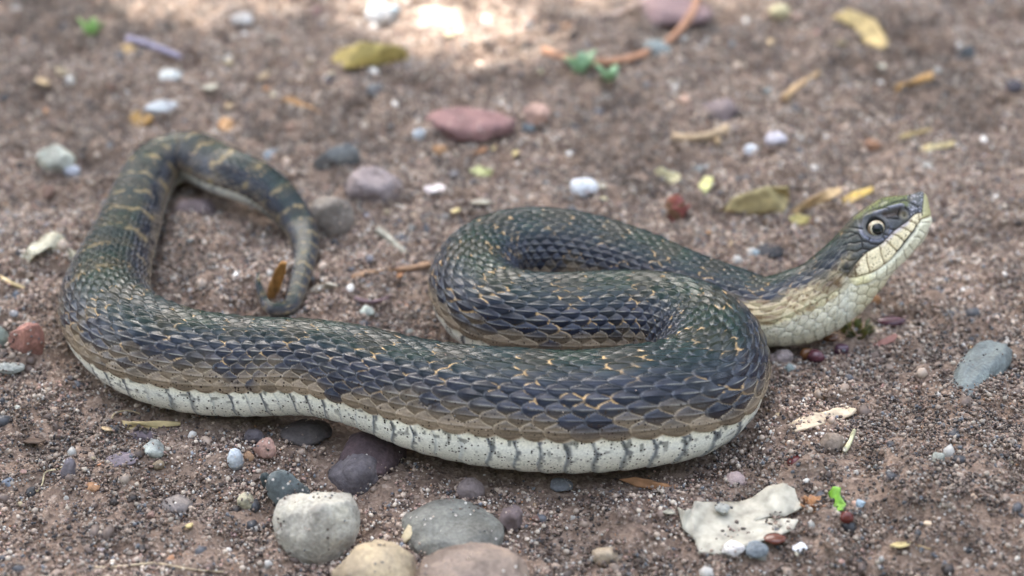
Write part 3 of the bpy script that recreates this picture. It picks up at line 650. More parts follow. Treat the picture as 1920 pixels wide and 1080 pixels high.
stone('brick red angular stone beside the snake bend', 50, 638, 68, 80, (.36,.14,.095), embed=.22, facets=10, depth=.62, sub=5)
stone('grey-green rounded stone beside the brick red stone', -2, 645, 48, 76, (.17,.21,.17), embed=.2, facets=3, mat=M_SMOOTH)
stone('thin pale grey slab below the brick red stone', 18, 690, 66, 16, (.30,.31,.27), embed=.3, facets=6)
bgs = stone('smooth blue-grey elongated stone half buried in the sand bank', 1822, 720, 175, 84, (.135,.165,.16), sub=5, facets=6, lump=.16, mat=M_SMOOTH); _k = 125*px_m(1822, 720); bgs.scale = (_k, _k*.34, _k*.30); bgs.rotation_euler = (0, R(-8), R(54)); bgs.location = on_z(1822, 716, .004+_k*.07)
stone('round brown pebble in front of the snake belly', 881, 921, 56, 50, (.19,.14,.13), embed=.3)
stone('mauve-brown pebble beside the olive-grey stone', 960, 974, 48, 54, (.19,.13,.125), embed=.2, facets=8)
stone('dark grey oval pebble under the belly edge', 1053, 909, 44, 27, (.16,.165,.18), embed=.2)
stone('translucent tan angular pebble on coarse grit', 1138, 1042, 56, 44, (.33,.24,.14), embed=.2, facets=11, depth=.55, mat=M_SMOOTH)
stone('pinkish purple sandy pebble behind the pale dead leaf', 1380, 902, 44, 36, (.36,.25,.23), embed=.3)
stone('blue-grey flat pebble in front of the pale dead leaf', 1418, 1030, 46, 30, (.20,.24,.27), embed=.2)
stone('white quartz pebble beside the blue-grey flat pebble', 1375, 1030, 44, 32, (.50,.46,.43), embed=.3, facets=10, depth=.6)
stone('bluish white chip beside the dark red seed husk', 1500, 1028, 30, 22, (.58,.60,.64), embed=.2, facets=10)
stone('small grey pebble resting on the pale dead leaf', 1354, 954, 31, 20, (.27,.27,.24), embed=.05, zoff=.004)
stone('round mauve pebble beside the neck', 1468, 671, 40, 34, (.26,.20,.19), embed=.2, facets=3)
stone('rough brown granule beside the round mauve pebble', 1444, 674, 28, 28, (.22,.16,.14), embed=.2, lump=.3)
stone('flat brown stone behind the dark red seed husk', 1560, 836, 52, 56, (.19,.14,.105), embed=.42, facets=8)
stone('flat brick red stone lying far behind the coils', 880, 234, 176, 74, (.27,.125,.115), embed=.3, facets=8, kb=.8)
stone('pinkish orange pebble beside the flat brick red stone', 1006, 216, 52, 46, (.50,.28,.2), embed=.2)
stone('grey slate slab standing tilted behind the tail', 630, 298, 92, 58, (.19,.195,.19), embed=.2, roll=-35, facets=14, depth=.35, kb=.35)
stone('flat mauve-grey slab behind the tail', 694, 345, 120, 84, (.27,.205,.20), embed=.45, facets=14, depth=.45)
stone('lumpy brown-grey rock touching the tail', 618, 408, 92, 88, (.21,.17,.135), embed=.25, facets=8, lump=.2)
stone('dark purple stone inside the tail loop', 366, 396, 84, 56, (.12,.085,.09), embed=.3)
stone('pale cream-green pebble beyond the snake bend', 105, 298, 74, 54, (.40,.41,.33), embed=.2)
stone('pale blue chip beside the cream-green pebble', 134, 322, 34, 26, (.42,.44,.50), embed=.2, sub=3)
stone('pale blue-grey flat pebble beyond the snake bend', 302, 201, 62, 30, (.34,.37,.40), embed=.2)
stone('white flat pebble beyond the snake bend', 318, 143, 46, 30, (.55,.56,.52), embed=.2)
stone('bright white pebble standing behind the coils', 1096, 352, 56, 42, (.60,.62,.66), embed=.2, facets=6)
stone('small bluish white pebble touching the flat brick red stone', 785, 252, 25, 24, (.50,.55,.6), embed=.1, sub=3)
stone('pale pink-white flake of stone before the brick red stone', 820, 355, 52, 24, (.60,.50,.48), embed=.2, facets=9)
stone('mauve-brown rounded stone behind the curved pale twig', 1352, 212, 76, 62, (.22,.155,.15), embed=.25)
stone('black lump of stone behind the neck', 1442, 470, 62, 30, (.035,.035,.04), embed=.2)
stone('large maroon stone beside the long bent stem', 1262, 22, 150, 80, (.24,.14,.14), embed=.35)
stone('teal-grey flat stone far behind the head', 1232, 92, 56, 40, (.20,.24,.24), embed=.3)
stone('dark blue-black pebble far behind the head', 1812, 104, 30, 42, (.07,.085,.10), embed=.2)
stone('grey-green pebble far beyond the tail', 432, 181, 44, 28, (.37,.39,.35), embed=.2)
stone('pale lavender pebble behind the coils', 1455, 262, 44, 32, (.46,.42,.48), embed=.25)
stone('white round pebble behind the lavender pebble', 1408, 283, 28, 26, (.62,.64,.68), embed=.2, sub=3)
stone('slate-blue pebble behind the pinkish orange pebble', 990, 240, 30, 22, (.14,.17,.19), embed=.2, sub=3)
stone('white chip of quartz far beyond the tail', 455, 37, 44, 28, (.68,.65,.62), embed=.2, sub=3)
stone('large white stone in the sunlit patch', 712, 26, 54, 44, (.62,.60,.58), embed=.2)
stone('big cream-white stone in the sunlit patch', 815, 40, 120, 64, (.34,.29,.22), embed=.3)
stone('yellow-cream pebble in the sunlit patch', 1462, 22, 40, 32, (.55,.46,.22), embed=.2, sub=3)

# ------------------------------------------------------------------ small pebbles
KIND = [('grey', (.22,.215,.21), 34), ('brown', (.20,.14,.11), 46), ('white', (.46,.43,.40), 20), ('pink', (.42,.27,.22), 26), ('dark', (.06,.055,.06), 34), ('orange', (.36,.20,.11), 16), ('blue-grey', (.22,.26,.29), 26), ('cream', (.45,.37,.25), 34)]
PM = [stone_mesh(3, 500+i, int(rng.integers(8, 15)), .48, .22) for i in range(14)]
for mm_ in PM: mm_.materials.append(M_STONE)
import re as _re
MARKS = []
for o in list(COL.objects):
    if o.name.startswith('stone'):
        sh = _re.split(r' (?:beside|behind|with|lying|half|below|under|between|tucked|wedged|leaning|touching|standing|inside|beyond|far|before|in|on|resting|tilted)\b', o['label'])[0]; MARKS.append((sh, o.location.x, o.location.y))
for k_, sh in ((20, 'neck'), (60, 'rear coil'), (85, 'coil bend'), (130, 'front coil'), (len(CENTRE)-45, 'tail')): MARKS.append(("snake's "+sh, CENTRE[k_][0], CENTRE[k_][1]))
SEEN = {}
def free(p, a):
    for x, y, r in STONES:
        if math.hypot(p[0]-x, p[1]-y) < (r+a)*.95: return False
    return snake_dist(np.array([p[0]]), np.array([p[1]]))[0] > 1.12+a/.02
for kn, kc, cnt in KIND:
    for i in range(cnt):
        for _ in range(40):
            px = rng.uniform(5, 1915); py = rng.uniform(15, 1070)
            wd = float(np.clip(rng.lognormal(2.75, .38), 10, 36)); p = on_z(px, py)
            if free(p, wd/2*px_m(px, py)): break
        else: continue
        o = bpy.data.objects.new('pebble', PM[int(rng.integers(len(PM)))]); COL.objects.link(o)
        near_to = min(MARKS, key=lambda q: math.hypot(q[1]-p[0], q[2]-p[1]))[0]; size = 'tiny' if wd < 13 else 'small' if wd < 19 else 'plump'
        o['label'] = f'{size} {kn} pebble in the grit nearest the {near_to}'; o['category'] = 'pebble'; o['group'] = f'{size} {kn} pebbles by the {near_to}'
        j = rng.uniform(.75, 1.25); o.color = (*[min(.8, c*j*rng.uniform(.92, 1.08)) for c in kc], 1)
        place_stone(o, px, py, wd, wd*rng.uniform(.6, .95), rng.uniform(.7, 1), rng.uniform(.15, .4), rng.uniform(-25, 25), rng.uniform(0, 360))

# ------------------------------------------------------------------ dry litter
def litter_mat(name, c, rough=.7, var=.35, fib=True):
    m = NT(name); geo = m.n('ShaderNodeNewGeometry')
    n1 = m.n('ShaderNodeTexNoise', i_Scale=260.0, i_Detail=5.0); m.l(geo.outputs['Position'], n1.inputs['Vector'])
    n2 = m.n('ShaderNodeTexNoise', i_Scale=60.0, i_Detail=3.0); m.l(geo.outputs['Position'], n2.inputs['Vector'])
    c1 = m.ramp(n1.outputs[0], [(.3, tuple(x*(1-var) for x in c)), (.5, c), (.72, tuple(min(.85, x*(1+var)) for x in c))])
    c2 = m.ramp(n2.outputs[0], [(.3, (.75, .72, .68)), (.65, (1.1, 1.1, 1.1))]); c3 = m.mix(.8, c1, c2, 'MULTIPLY')
    m.l(c3, m.b.inputs['Base Color']); m.b.inputs['Roughness'].default_value = rough
    bp = m.n('ShaderNodeBump', i_Strength=.5, i_Distance=.0003); m.l(n1.outputs[0], bp.inputs['Height']); m.l(bp.outputs[0], m.b.inputs['Normal'])
    return m.m
def gz_at(px, py):
    p = on_z(px, py); z = float(ground_h(np.array([p[0]]), np.array([p[1]]), False)[0]); p = on_z(px, py, z)
    return float(ground_h(np.array([p[0]]), np.array([p[1]]), False)[0])
def flake_mesh(name, pts, thick=.0005, crumple=.0006, cuts=5, base=None):
    """pts: (px, py, lift in mm above the ground)"""
    bm = bmesh.new(); vs = []
    for q in pts:
        px, py = q[:2]; lf = q[2]/1000 if len(q) > 2 else .001
        g = gz_at(px, py) if base is None else base
        vs.append(bm.verts.new(on_z(px, py, g+lf)))
    f = bm.faces.new(vs); bmesh.ops.triangulate(bm, faces=[f]); bmesh.ops.subdivide_edges(bm, edges=bm.edges[:], cuts=cuts, use_grid_fill=True)
    for v in bm.verts:
        a = np.array([v.co.x]); b = np.array([v.co.y])
        v.co.z += crumple*float(vnoise(a*160, b*160, seed=91)[0]+.5*vnoise(a*420, b*420, seed=92)[0])
    bmesh.ops.recalc_face_normals(bm, faces=bm.faces[:]); bmesh.ops.solidify(bm, geom=bm.faces[:], thickness=thick)
    me = bpy.data.meshes.new(name); bm.to_mesh(me); bm.free(); smooth(me); return me
def flake(name, label, cat, pts, c, thick=.0005, crumple=.0006, rough=.7, cuts=5, group=None):
    o = add_obj(name, flake_mesh(name, pts, thick, crumple, cuts), mat=litter_mat(name+'_surface', c, rough), label=label, category=cat)
    if group: o['group'] = group
    return o
def tube_mesh(name, P_, radii, k=8):
    V_, F_ = [], []; n_ = len(P_)
    for i, p in enumerate(P_):
        tg = P_[min(i+1, n_-1)]-P_[max(i-1, 0)]; tg = tg/np.linalg.norm(tg); a_ = np.cross(tg, [0.1, .2, 1]); a_ /= np.linalg.norm(a_); b_ = np.cross(tg, a_)
        for j in range(k): V_.append(p+radii[i]*(1+.15*math.sin(j*2.3+i*.4))*(a_*math.cos(2*math.pi*j/k)+b_*math.sin(2*math.pi*j/k)))
    for i in range(n_-1):
        for j in range(k): F_.append((i*k+j, i*k+(j+1) % k, (i+1)*k+(j+1) % k, (i+1)*k+j))
    me = mesh_from(name, np.array(V_), np.array(F_))
    bm = bmesh.new(); bm.from_mesh(me); bmesh.ops.holes_fill(bm, edges=[e for e in bm.edges if e.is_boundary], sides=0); bm.to_mesh(me); bm.free(); smooth(me); return me
def stick(name, label, cat, pts, dia, c, taper=.6, rough=.75, wig=.15, group=None):
    Pc = np.array([on_z(px, py, gz_at(px, py)+lf/1000+dia/2*px_m(px, py)*.6) for px, py, lf in pts]); tt_ = np.linspace(0, 1, len(Pc))
    te = np.linspace(0, 1, max(14, len(Pc)*6)); Pd = spline(tt_, Pc, te); r0 = dia/2*px_m(*pts[0][:2])
    rr_ = r0*(1-(1-taper)*te)*(1+wig*vnoise(te*9, te*0, seed=int(pts[0][0])))
    o = add_obj(name, tube_mesh(name, Pd, rr_), mat=litter_mat(name+'_surface', c, rough), label=label, category=cat)
    if group: o['group'] = group
    return o
TAN=(.45,.33,.19); STRAW=(.62,.48,.25); ORG=(.42,.20,.07)
flake('straw_splinter', 'pale straw splinter lying before the snake belly', 'splinter', [(228,788,1.5),(246,792,3),(300,791,2.6),(338,793,1.6),(338,798,.6),(300,802,.4),(245,803,.6),(232,800,.5)], STRAW, .0009, .0002)
flake('wood_chip', 'pale tan flat wood chip beyond the snake turn', 'wood chip', [(1478,800,.6),(1500,785,1.6),(1530,776,2.6),(1560,769,3),(1590,765,3.2),(1607,768,3),(1598,780,2),(1568,790,1),(1530,802,.6),(1490,812,.2)], (.56,.45,.32), .0008, .0004)
flake('bark_shred', 'curled orange-brown bark shred under the belly edge', 'bark', [(1160,900,1),(1190,897,2.8),(1235,905,3.4),(1272,911,3.2),(1262,920,2),(1225,919,.5),(1190,914,.4)], (.45,.23,.11), .0008, .0008)
flake('bark_shred', 'pale flat fragment below the curled orange-brown shred', 'bark', [(1228,917,.4),(1250,912,1.2),(1276,912,1.2),(1268,932,.4),(1258,934,.2)], (.46,.36,.30), .0005, .0004)
flake('dead_leaf', 'pale cracked dead leaf piece lying on the grit', 'leaf', [(px_, py_, l_+1.8) for px_, py_, l_ in [(1270,950,1.2),(1284,958,2),(1298,955,1.2),(1303,940,2.4),(1340,943,1.6),(1385,942,1.6),(1410,935,2),(1440,912,3),(1470,905,3),(1490,915,2.6),(1497,935,1.8),(1503,950,1),(1490,958,.8),(1472,966,1),(1445,967,1.8),(1412,979,2.2),(1440,971,1.2),(1470,971,.8),(1497,974,.3),(1488,992,.2),(1462,1004,.2),(1425,1016,0),(1380,1030,-.5),(1345,1040,-1.2),(1310,1036,-1.0),(1302,1010,.2),(1280,990,.6)]], (.40,.37,.30), .0005, .0005, cuts=6)
flake('bark_scrap', 'cream bark scrap leaning on the olive-grey stone', 'bark', [(752,1008,.8),(765,985,3),(780,970,5),(790,964,6),(788,978,5),(778,992,3.5),(768,1010,2),(758,1020,.6)], (.50,.42,.27), .0006, .0005)
flake('wood_chip', 'pinkish red wood chip beyond the chin', 'wood chip', [(1630,650,.4),(1650,640,1.6),(1678,627,2.4),(1683,632,2),(1675,642,1),(1645,652,.3)], (.42,.20,.16), .0006, .0003)
flake('green_leaf', 'bright green leaf fragment on the sand', 'leaf', [(1552,925,.5),(1562,912,3),(1575,914,3.5),(1574,928,3),(1586,945,2.5),(1582,956,1.5),(1570,958,.6),(1560,944,.3)], (.15,.32,.03), .0004, .0005, .45)
flake('yellow_leaf', 'pale yellow leaf piece behind the neck', 'leaf', [(1356,396,.5),(1372,372,3),(1400,358,5),(1440,348,6),(1478,348,6),(1480,372,3),(1470,398,.8),(1420,400,.5)], (.46,.38,.19), .0005, .0008)
flake('curled_leaf', 'tan curled leaf behind the yellow leaf', 'leaf', [(1480,396,.5),(1510,376,5),(1545,358,9),(1575,350,10),(1580,360,8),(1560,374,5),(1520,388,2.5),(1495,402,.4)], (.52,.36,.19), .0006, .0006)
flake('yellow_leaf', 'deep yellow narrow leaf right behind the head', 'leaf', [(1578,372,1),(1600,360,4),(1638,352,5),(1636,360,4),(1610,374,1),(1585,384,.3)], (.50,.34,.09), .0005, .0005)
flake('yellow_leaf', 'lemon yellow scrap under the curled leaf', 'leaf', [(1478,408,1),(1495,402,3),(1520,406,3),(1514,420,.8),(1490,422,.4)], (.52,.45,.18), .0006, .0004)
flake('fallen_leaf', 'yellow-olive curled leaf far behind the coils', 'leaf', [(622,112,1),(640,92,7),(680,78,13),(730,84,12),(762,92,10),(764,104,6),(740,118,2),(700,116,7),(672,124,5),(648,132,.6)], (.40,.31,.10), .0006, .0010)
flake('fallen_leaf', 'mustard leaf scraps far behind the head', 'leaf', [(1560,35,1),(1590,20,4),(1640,40,4),(1668,80,2),(1655,98,1),(1620,80,1),(1600,52,2)], (.46,.34,.15), .0006, .0012)
stick('twig', 'purple-grey twig far beyond the snake bend', 'twig', [(240,74,2),(275,82,2.5),(310,95,2),(340,108,1)], 15, (.30,.27,.36))
flake('orange_bit', 'orange bark bit at the end of the purple-grey twig', 'bark', [(226,88,1),(240,80,3),(256,90,2),(250,100,.6),(232,100,.3)], (.40,.27,.12))
stick('bent_stem', 'long bent orange-brown stem far behind the coils', 'stem', [(1022,94,1),(1050,106,1),(1110,116,1.5),(1180,110,2),(1235,88,2.5),(1275,55,3),(1300,20,3),(1312,-20,3)], 15, (.42,.22,.13), taper=.9, wig=.06)
stick('thin_stem', 'thin pale stem beside the long bent stem', 'stem', [(1050,52,1),(1110,40,1.2),(1180,14,1.5),(1220,-14,1.5)], 9, (.50,.38,.32), taper=.8)
stick('twig', 'pale curved twig before the mauve-brown stone', 'twig', [(1262,258,.5),(1300,258,1.5),(1340,250,3),(1366,238,4)], 15, (.48,.35,.22), taper=1.1)
flake('orange_bit', 'round orange husk beyond the snake bend', 'husk', [(240,222,1),(250,208,4),(272,208,4.5),(284,222,3),(272,236,.6),(252,238,.4)], (.40,.24,.08), .001)
flake('orange_bit', 'orange-brown bark bit behind the tail bend', 'husk', [(408,230,1),(420,218,5),(436,222,5),(442,240,2),(428,250,.5),(412,246,.4)], (.46,.26,.12), .001)
flake('orange_bit', 'orange splinter behind the slate slab', 'splinter', [(528,186,1),(545,180,3),(600,204,2),(604,214,.6),(560,198,.6)], (.45,.25,.11), .0008)
stick('twig', 'brown twig lying beside the coils', 'twig', [(662,520,.3),(700,511,1),(760,504,1.4),(806,495,1.2)], 12, (.36,.22,.13), taper=.9)
stick('twig', 'short grey twig pointing at the coils', 'twig', [(708,430,1.5),(730,448,1),(760,474,.4)], 15, (.33,.31,.25), taper=.7)
stick('twig', 'short dark purple twig behind the front coil', 'twig', [(665,560,.2),(700,566,.6),(735,554,.8)], 10, (.17,.11,.12))
flake('curled_husk', 'orange-brown curled husk standing beside the tail tip', 'husk', [(500,560,.4),(502,540,5),(512,516,11),(528,492,15),(536,494,15),(533,520,10),(524,545,5),(514,562,1)], (.42,.21,.06), .0007, .0005)
flake('wood_chip', 'pale chip beside the tail', 'wood chip', [(578,548,.4),(590,537,2.6),(612,531,3),(632,538,2),(620,542,1),(596,548,.4)], (.56,.50,.40), .0008, .0003)
flake('dry_leaf', 'dry grey-cream curled leaf beside the snake bend', 'leaf', [(28,498,.5),(52,462,6),(86,434,11),(112,438,11),(128,462,9),(152,474,6),(148,486,5),(118,476,4),(92,462,6),(66,476,3),(44,502,.5)], (.42,.39,.29), .0005, .0012)
stick('straw', 'pale yellow straw beyond the dry curled leaf', 'straw', [(-10,515,.4),(20,530,1),(46,540,.6)], 10, STRAW)
flake('wood_chip', 'long pale yellow chip right of the far twig', 'wood chip', [(1726,282,.6),(1745,270,3),(1788,264,3),(1790,272,2),(1760,282,.5),(1735,288,.2)], (.58,.47,.25), .001)
stick('straw', 'thin tan straw far behind the head', 'straw', [(1688,258,.6),(1715,250,1),(1746,242,1)], 8, (.50,.38,.18))
stick('straw', 'tan broken straw behind the twig', 'straw', [(1470,184,1),(1495,162,1.6),(1535,136,2)], 14, (.48,.32,.17))
flake('orange_bit', 'rusty leaf scrap far behind the head', 'leaf', [(1672,160,.8),(1700,152,3),(1748,132,3),(1750,144,2),(1710,162,.5),(1682,172,.3)], (.46,.27,.10), .0006)
flake('wood_chip', 'cream chip behind the coils', 'wood chip', [(1228,320,1),(1240,312,3),(1276,330,3),(1278,342,1.5),(1262,346,.5),(1240,336,.5)], (.56,.50,.30), .0009)
flake('wood_chip', 'yellow-green scrap behind the dried flower', 'leaf', [(1310,352,.6),(1322,334,4),(1338,338,4),(1334,352,2),(1322,366,.4)], (.56,.55,.24), .0008)
flake('green_leaf', 'tiny lime green scrap before the brick red stone', 'leaf', [(880,322,.5),(900,312,3),(925,320,3),(922,332,1),(900,334,.3)], (.40,.42,.20), .0006)
stick('root_fibre', 'thin wavy cream root fibre on the grit', 'root', [(165,1064,.3),(230,1062,.8),(290,1056,1.2),(350,1066,.6),(420,1072,.4)], 6, (.50,.40,.27), taper=.5)
stick('root_fibre', 'thin branching root fibre in the sand', 'root', [(68,922,.4),(80,905,1.2),(86,885,1.4),(108,880,1),(122,868,.6)], 4, (.46,.39,.25), taper=.5)
stick('root_fibre', 'fine bowed root fibre near the straw splinter', 'root', [(208,790,.4),(216,775,1.5),(240,770,1.4),(262,776,.6)], 4, (.46,.36,.22), taper=.6)
stick('dry_stalk', 'short upright pale stalk behind the dark red husk', 'stalk', [(1582,848,.6),(1594,828,1.5),(1602,806,2.5)], 9, (.48,.46,.28), taper=.8)
LATER()
FL = [('tan', (.46,.34,.20)), ('straw yellow', (.52,.42,.20)), ('rust brown', (.34,.17,.08)), ('grey-cream', (.42,.39,.31)), ('dark brown', (.10,.065,.045))]
FM = {n_: litter_mat('litter_flake_surface', c_) for n_, c_ in FL}
for i in range(46):
    kn, kc = FL[i % len(FL)]
    for _ in range(60):
        px, py = rng.uniform(10, 1910), rng.uniform(20, 1060); p = on_z(px, py); ln = rng.uniform(9, 22)
        if free(p, ln*px_m(px, py)): break
    else: continue
    a0 = rng.uniform(0, 3.14); asp = rng.uniform(.25, .6); pts = []
    for k_ in range(7):
        a_ = k_/7*6.283+rng.uniform(-.25, .25); u_, v_ = ln*math.cos(a_)*rng.uniform(.75, 1.1), ln*asp*math.sin(a_)*rng.uniform(.7, 1.1)
        pts.append((px+u_*math.cos(a0)-v_*math.sin(a0), py+.55*(u_*math.sin(a0)+v_*math.cos(a0)), 1.2+1.6*math.sin(a_+a0)+abs(u_)/ln*.8))
    near_to = min(MARKS, key=lambda q: math.hypot(q[1]-p[0], q[2]-p[1]))[0]
    o = add_obj('litter_flake', flake_mesh('litter_flake', pts, .0005, .0005, 2), mat=FM[kn], label=f'small dry {kn} litter flake nearest the {near_to}', category='flake', group=f'{kn} litter flakes by the {near_to}')
# glossy seed husks
m_h = NT('husk_gloss'); oi = m_h.n('ShaderNodeObjectInfo'); m_h.l(oi.outputs['Color'], m_h.b.inputs['Base Color']); m_h.b.inputs['Roughness'].default_value = .22
for lab, x, y, a, b, c in [('glossy dark red seed husk above the pale dead leaf', 1494, 867, 36, 32, (.11,.02,.018)), ('dark red seed husk on the pale dead leaf edge', 1454, 1010, 46, 20, (.10,.025,.012)),
    ('dark red seed husk below the green leaf fragment', 1588, 970, 26, 24, (.10,.02,.015)), ('glossy purple-brown seed husk under the neck', 1530, 668, 34, 28, (.09,.03,.04)),
    ('brown seed husk under the neck', 1512, 664, 26, 26, (.16,.07,.03)), ('purple seed husk beside the mossy scrap', 1578, 656, 28, 26, (.10,.05,.07)), ('small amber seed husk under the chin', 1556, 632, 32, 20, (.14,.06,.03)), ('dark maroon seed husk before the open sand', 1672, 602, 56, 22, (.07,.025,.035))]:
    o = stone(lab, x, y, a, b, c, 'seed_husk', 'seed husk', sub=3, embed=.12, facets=3, depth=.8, mat=m_h.m)

def cluster(name, label, cat, px, py, spread, n, cols, part, size, up=.6, lift=0.0):
    base = on_z(px, py, gz_at(px, py)); root = bpy.data.objects.new(name, None); COL.objects.link(root); root.location = base; root['label'] = label; root['category'] = cat
    pm = px_m(px, py)
    for i in range(n):
        a = rng.uniform(0, 6.28); rr_ = spread*pm*math.sqrt(rng.random()); L_ = size*pm*rng.uniform(.7, 1.3)
        d = np.array([math.cos(a)*(1-up*.5), math.sin(a)*(1-up*.5), up*rng.uniform(.5, 1.3)]); d /= np.linalg.norm(d)
        s_ = np.cross(d, [0.1, .3, 1]); s_ /= np.linalg.norm(s_); u_ = np.cross(s_, d)
        b0 = np.array([math.cos(a)*rr_, math.sin(a)*rr_, lift]); V_ = []; k = 6
        for j in range(k+1):
            f = j/k; wv = L_*.32*math.sin(math.pi*min(1, f*.92+.06))**.8; cv = L_*.25*math.sin(f*2.2)
            for sgn in (-1, 0, 1): V_.append(b0+d*L_*f+s_*wv*sgn+u_*(cv+(0 if sgn else -wv*.35)))
        F_ = [(j*3+q, j*3+q+1, j*3+q+4, j*3+q+3) for j in range(k) for q in (0, 1)]
        me = mesh_from(part, np.array(V_), np.array(F_)); bm = bmesh.new(); bm.from_mesh(me); bmesh.ops.solidify(bm, geom=bm.faces[:], thickness=L_*.04); bm.to_mesh(me); bm.free(); smooth(me)
        c = cols[i % len(cols)]; add_obj(part, me, root, litter_mat(part+'_surface', c, .6) if i < len(cols) else bpy.data.materials[-1])
        if i >= len(cols): me.materials.clear(); me.materials.append(MATS[i % len(cols)])
        else:
            if i == 0: MATS.clear()
            MATS.append(me.materials[0])
    return root
MATS = []
cluster('dried_flower', 'red-brown dried flower head behind the coils', 'flower', 1264, 412, 14, 22, [(.26,.08,.05),(.20,.11,.06),(.30,.09,.08)], 'bract', 34, 1.1)
cluster('seedling', 'bright green seedling sprouting beside the bent stem', 'seedling', 1086, 148, 7, 7, [(.24,.40,.22),(.30,.46,.28)], 'leaf', 42, .75, .003)
cluster('seedling', 'low green seedling with lobed leaves beside its taller twin', 'seedling', 1142, 160, 7, 6, [(.22,.38,.20),(.28,.44,.26)], 'leaf', 36, .6, .003)
cluster('moss_scrap', 'yellow-green moss scrap under the chin', 'moss', 1604, 622, 26, 40, [(.17,.16,.03),(.10,.12,.03),(.13,.15,.08),(.22,.20,.05)], 'frond', 15, .8)
cluster('seedling', 'tiny green sprout far beyond the snake bend', 'seedling', 170, 68, 6, 5, [(.20,.34,.10)], 'leaf', 28, .7)
cluster('leaf_crumb', 'rusty crumbled leaf fragment beside the green leaf fragment', 'leaf', 1522, 950, 14, 22, [(.35,.17,.07),(.28,.14,.07)], 'shred', 16, .5)

# ------------------------------------------------------------------ sand and grit
PAL = np.array([(.50,.395,.31),(.38,.285,.22),(.24,.17,.135),(.12,.082,.065),(.055,.04,.035),(.68,.64,.58),(.55,.46,.37),(.46,.22,.10),(.42,.27,.22),(.20,.21,.23),(.10,.10,.11)])
PW = np.array([.16,.18,.17,.14,.12,.06,.06,.02,.05,.03,.02]); PW /= PW.sum()
bm = bmesh.new(); bmesh.ops.create_icosphere(bm, subdivisions=1, radius=1); ICO = np.array([v.co[:] for v in bm.verts]); ICF = np.array([[v.index for v in f.verts] for f in bm.faces]); bm.free()
m = NT('sand_grain'); at = m.n('ShaderNodeAttribute', attribute_name='col'); oi = m.n('ShaderNodeObjectInfo')
br = m.n('ShaderNodeMapRange', i_3=.7, i_4=1.25); m.l(oi.outputs['Random'], br.inputs[0])
sc_ = m.n('ShaderNodeMix', data_type='RGBA', blend_type='MULTIPLY'); sc_.inputs[0].default_value = 1; m.l(at.outputs['Color'], sc_.inputs[6]); m.l(br.outputs[0], sc_.inputs[7])
dp = m.n('ShaderNodeAttribute', attribute_name='damp_tone', attribute_type='INSTANCER'); m.l(m.mix(1.0, sc_.outputs[2], dp.outputs['Fac'], 'MULTIPLY'), m.b.inputs['Base Color']); m.b.inputs['Roughness'].default_value = .5; M_GRAIN = m.m
def grains(n, disc, r0, r1, zs):
    V_, F_, C_ = [], [], []
    for i in range(n):
        r = r0*(r1/r0)**(rng.random()**1.8); a = rng.uniform(0, 6.28); q = disc*math.sqrt(rng.random())
        sc3 = r*rng.uniform(.65, 1.3, 3); v = ICO*(1+.22*rng.uniform(-1, 1, (12, 1)))*sc3
        e = rng.uniform(0, 6.28, 3); M3 = np.array(Matrix.Rotation(e[0], 3, 'X') @ Matrix.Rotation(e[1], 3, 'Y'))
        V_.append(v@M3+np.array([q*math.cos(a), q*math.sin(a), rng.uniform(-.2, .7)*r*zs])); F_.append(ICF+12*i); C_.append(np.repeat([PAL[rng.choice(len(PAL), p=PW)]*rng.uniform(.8, 1.2)], 12, 0))
    me = mesh_from('grain', np.concatenate(V_), np.concatenate(F_)); color_attr(me, np.concatenate(C_)); me.materials.append(M_GRAIN); return me
protos = bpy.data.collections.new('grain_kinds')
for i in range(10):
    o = bpy.data.objects.new(f'a_sand_patch_{i:02d}', grains(26, .0046, .00022, .00075, 1)); protos.objects.link(o)
for i in range(12):
    o = bpy.data.objects.new(f'b_grit_{i:02d}', grains(1, .0001, .0011, .0013, 0)); protos.objects.link(o)
def scatter(n, lo, hi):
    x = rng.uniform(-.285, .285, n); y = rng.uniform(-.195, .295, n); z = ground_h(x, y, True); sd = snake_dist(x, y)
    return x, y, z, sd
x1, y1, z1, s1 = scatter(24000, 0, 0); k = s1 > .55; z1 = z1+.0003-np.where(s1 < 1.05, .0006, 0)
x2, y2, z2, s2 = scatter(11000, 0, 0); k2 = s2 > 1.02
on_top = []
for o in COL.objects:
    if o.name.startswith('stone') and len(o.data.vertices) > 600:
        mw = np.array(Matrix.LocRotScale(o.location, o.rotation_euler, o.scale)); v = np.array([q.co[:] for q in o.data.vertices]); nz_ = v[:, 2]
        wv = v@mw[:3, :3].T+mw[:3, 3]; gzv = ground_h(wv[:, 0], wv[:, 1], False)
        low = np.exp(-np.clip(wv[:, 2]-gzv, 0, 1)/.0022); clump_ = vnoise(wv[:, 0]*260, wv[:, 1]*260, wv[:, 2]*260, seed=int(o.location.x*900) % 50)
        pr = (nz_ > -.1)*(.05+.9*low)*sstep(-.1, .5, clump_); cnt = min(260, int(8+3e4*max(o.scale)**2*12))
        if pr.sum() > 0: on_top.append(wv[rng.choice(len(v), cnt, p=pr/pr.sum())]+rng.normal(size=(cnt, 3))*.0002)
bv = P2.reshape(-1, 3); bn = Nn.reshape(-1, 3); q_ = rng.integers(0, len(bv), 60000)
pr = (bn[q_, 2] > .25)*(.004+.05*sstep(.45, .8, vnoise(bv[q_, 0]*70, bv[q_, 1]*70, bv[q_, 2]*70, seed=23)))
hit = q_[rng.random(len(q_)) < pr*.35]; on_top.append(bv[hit]+bn[hit]*.00008)
on_top = np.concatenate(on_top)
pos = np.concatenate([np.stack([x1, y1, z1], 1)[k], np.stack([x2, y2, z2], 1)[k2], on_top])
npt = len(pos); n1_ = int(k.sum())
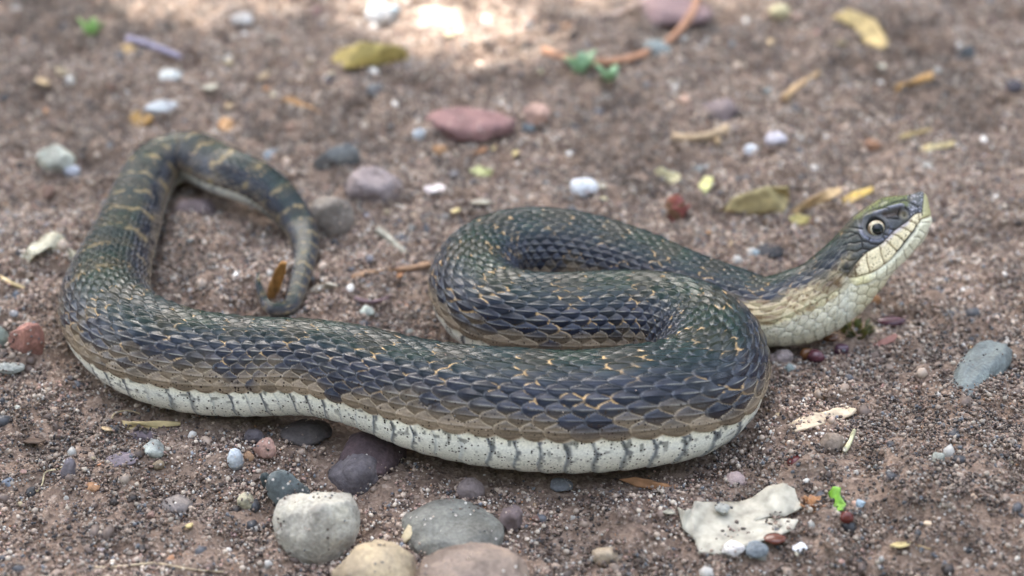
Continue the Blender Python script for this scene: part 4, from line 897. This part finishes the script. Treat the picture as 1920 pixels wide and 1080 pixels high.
me = bpy.data.meshes.new('grit'); me.vertices.add(npt); me.vertices.foreach_set('co', pos.astype(np.float32).ravel())
kind = np.concatenate([rng.integers(0, 10, n1_), rng.integers(10, 22, npt-n1_)]).astype(np.int32)
scl = np.concatenate([rng.uniform(.85, 1.15, n1_), .34*(2.3/.34)**(rng.random(npt-n1_-len(on_top))**2.4), rng.uniform(.16, .42, len(on_top))]).astype(np.float32); scl[-len(hit):] *= .6
rot = np.zeros((npt, 3), np.float32); rot[:, 2] = rng.uniform(0, 6.28, npt)
damp_falloff = (.55+.45*sstep(-.45, .45, fbm(pos[:, 0]*22, pos[:, 1]*22, seed=14)+.4*sstep(-.1, .2, pos[:, 1])-.25*sstep(.08, .2, pos[:, 0])*sstep(.02, -.08, pos[:, 1]))).astype(np.float32)  # damp patches, plus light falloff painted in: grains paler towards the back
for nm, ty, dat, key in (('damp_tone', 'FLOAT', damp_falloff, 'value'), ('kind_id', 'INT', kind, 'value'), ('size', 'FLOAT', scl, 'value'), ('turn', 'FLOAT_VECTOR', rot.ravel(), 'vector')):
    a = me.attributes.new(nm, ty, 'POINT'); a.data.foreach_set(key, dat)
grit = add_obj('grit', me, kind='stuff', label='loose sand and fine grit covering the soil', category='grit')
gn = bpy.data.node_groups.new('scatter_grit', 'GeometryNodeTree'); gn.interface.new_socket('Geometry', in_out='INPUT', socket_type='NodeSocketGeometry'); gn.interface.new_socket('Geometry', in_out='OUTPUT', socket_type='NodeSocketGeometry')
gi = gn.nodes.new('NodeGroupInput'); go = gn.nodes.new('NodeGroupOutput'); ip = gn.nodes.new('GeometryNodeInstanceOnPoints'); ci = gn.nodes.new('GeometryNodeCollectionInfo')
ci.inputs['Collection'].default_value = protos; ci.inputs['Separate Children'].default_value = True; ci.inputs['Reset Children'].default_value = True
def named(n_, t_):
    q = gn.nodes.new('GeometryNodeInputNamedAttribute'); q.data_type = t_; q.inputs['Name'].default_value = n_; return [o_ for o_ in q.outputs if o_.name == 'Attribute' and o_.enabled][0]
e2r = gn.nodes.new('FunctionNodeEulerToRotation')
gn.links.new(gi.outputs[0], ip.inputs['Points']); gn.links.new(ci.outputs[0], ip.inputs['Instance']); ip.inputs['Pick Instance'].default_value = True
gn.links.new(named('kind_id', 'INT'), ip.inputs['Instance Index']); gn.links.new(named('turn', 'FLOAT_VECTOR'), e2r.inputs[0]); gn.links.new(e2r.outputs[0], ip.inputs['Rotation']); gn.links.new(named('size', 'FLOAT'), ip.inputs['Scale'])
gn.links.new(ip.outputs[0], go.inputs[0]); md = grit.modifiers.new('scatter', 'NODES'); md.node_group = gn
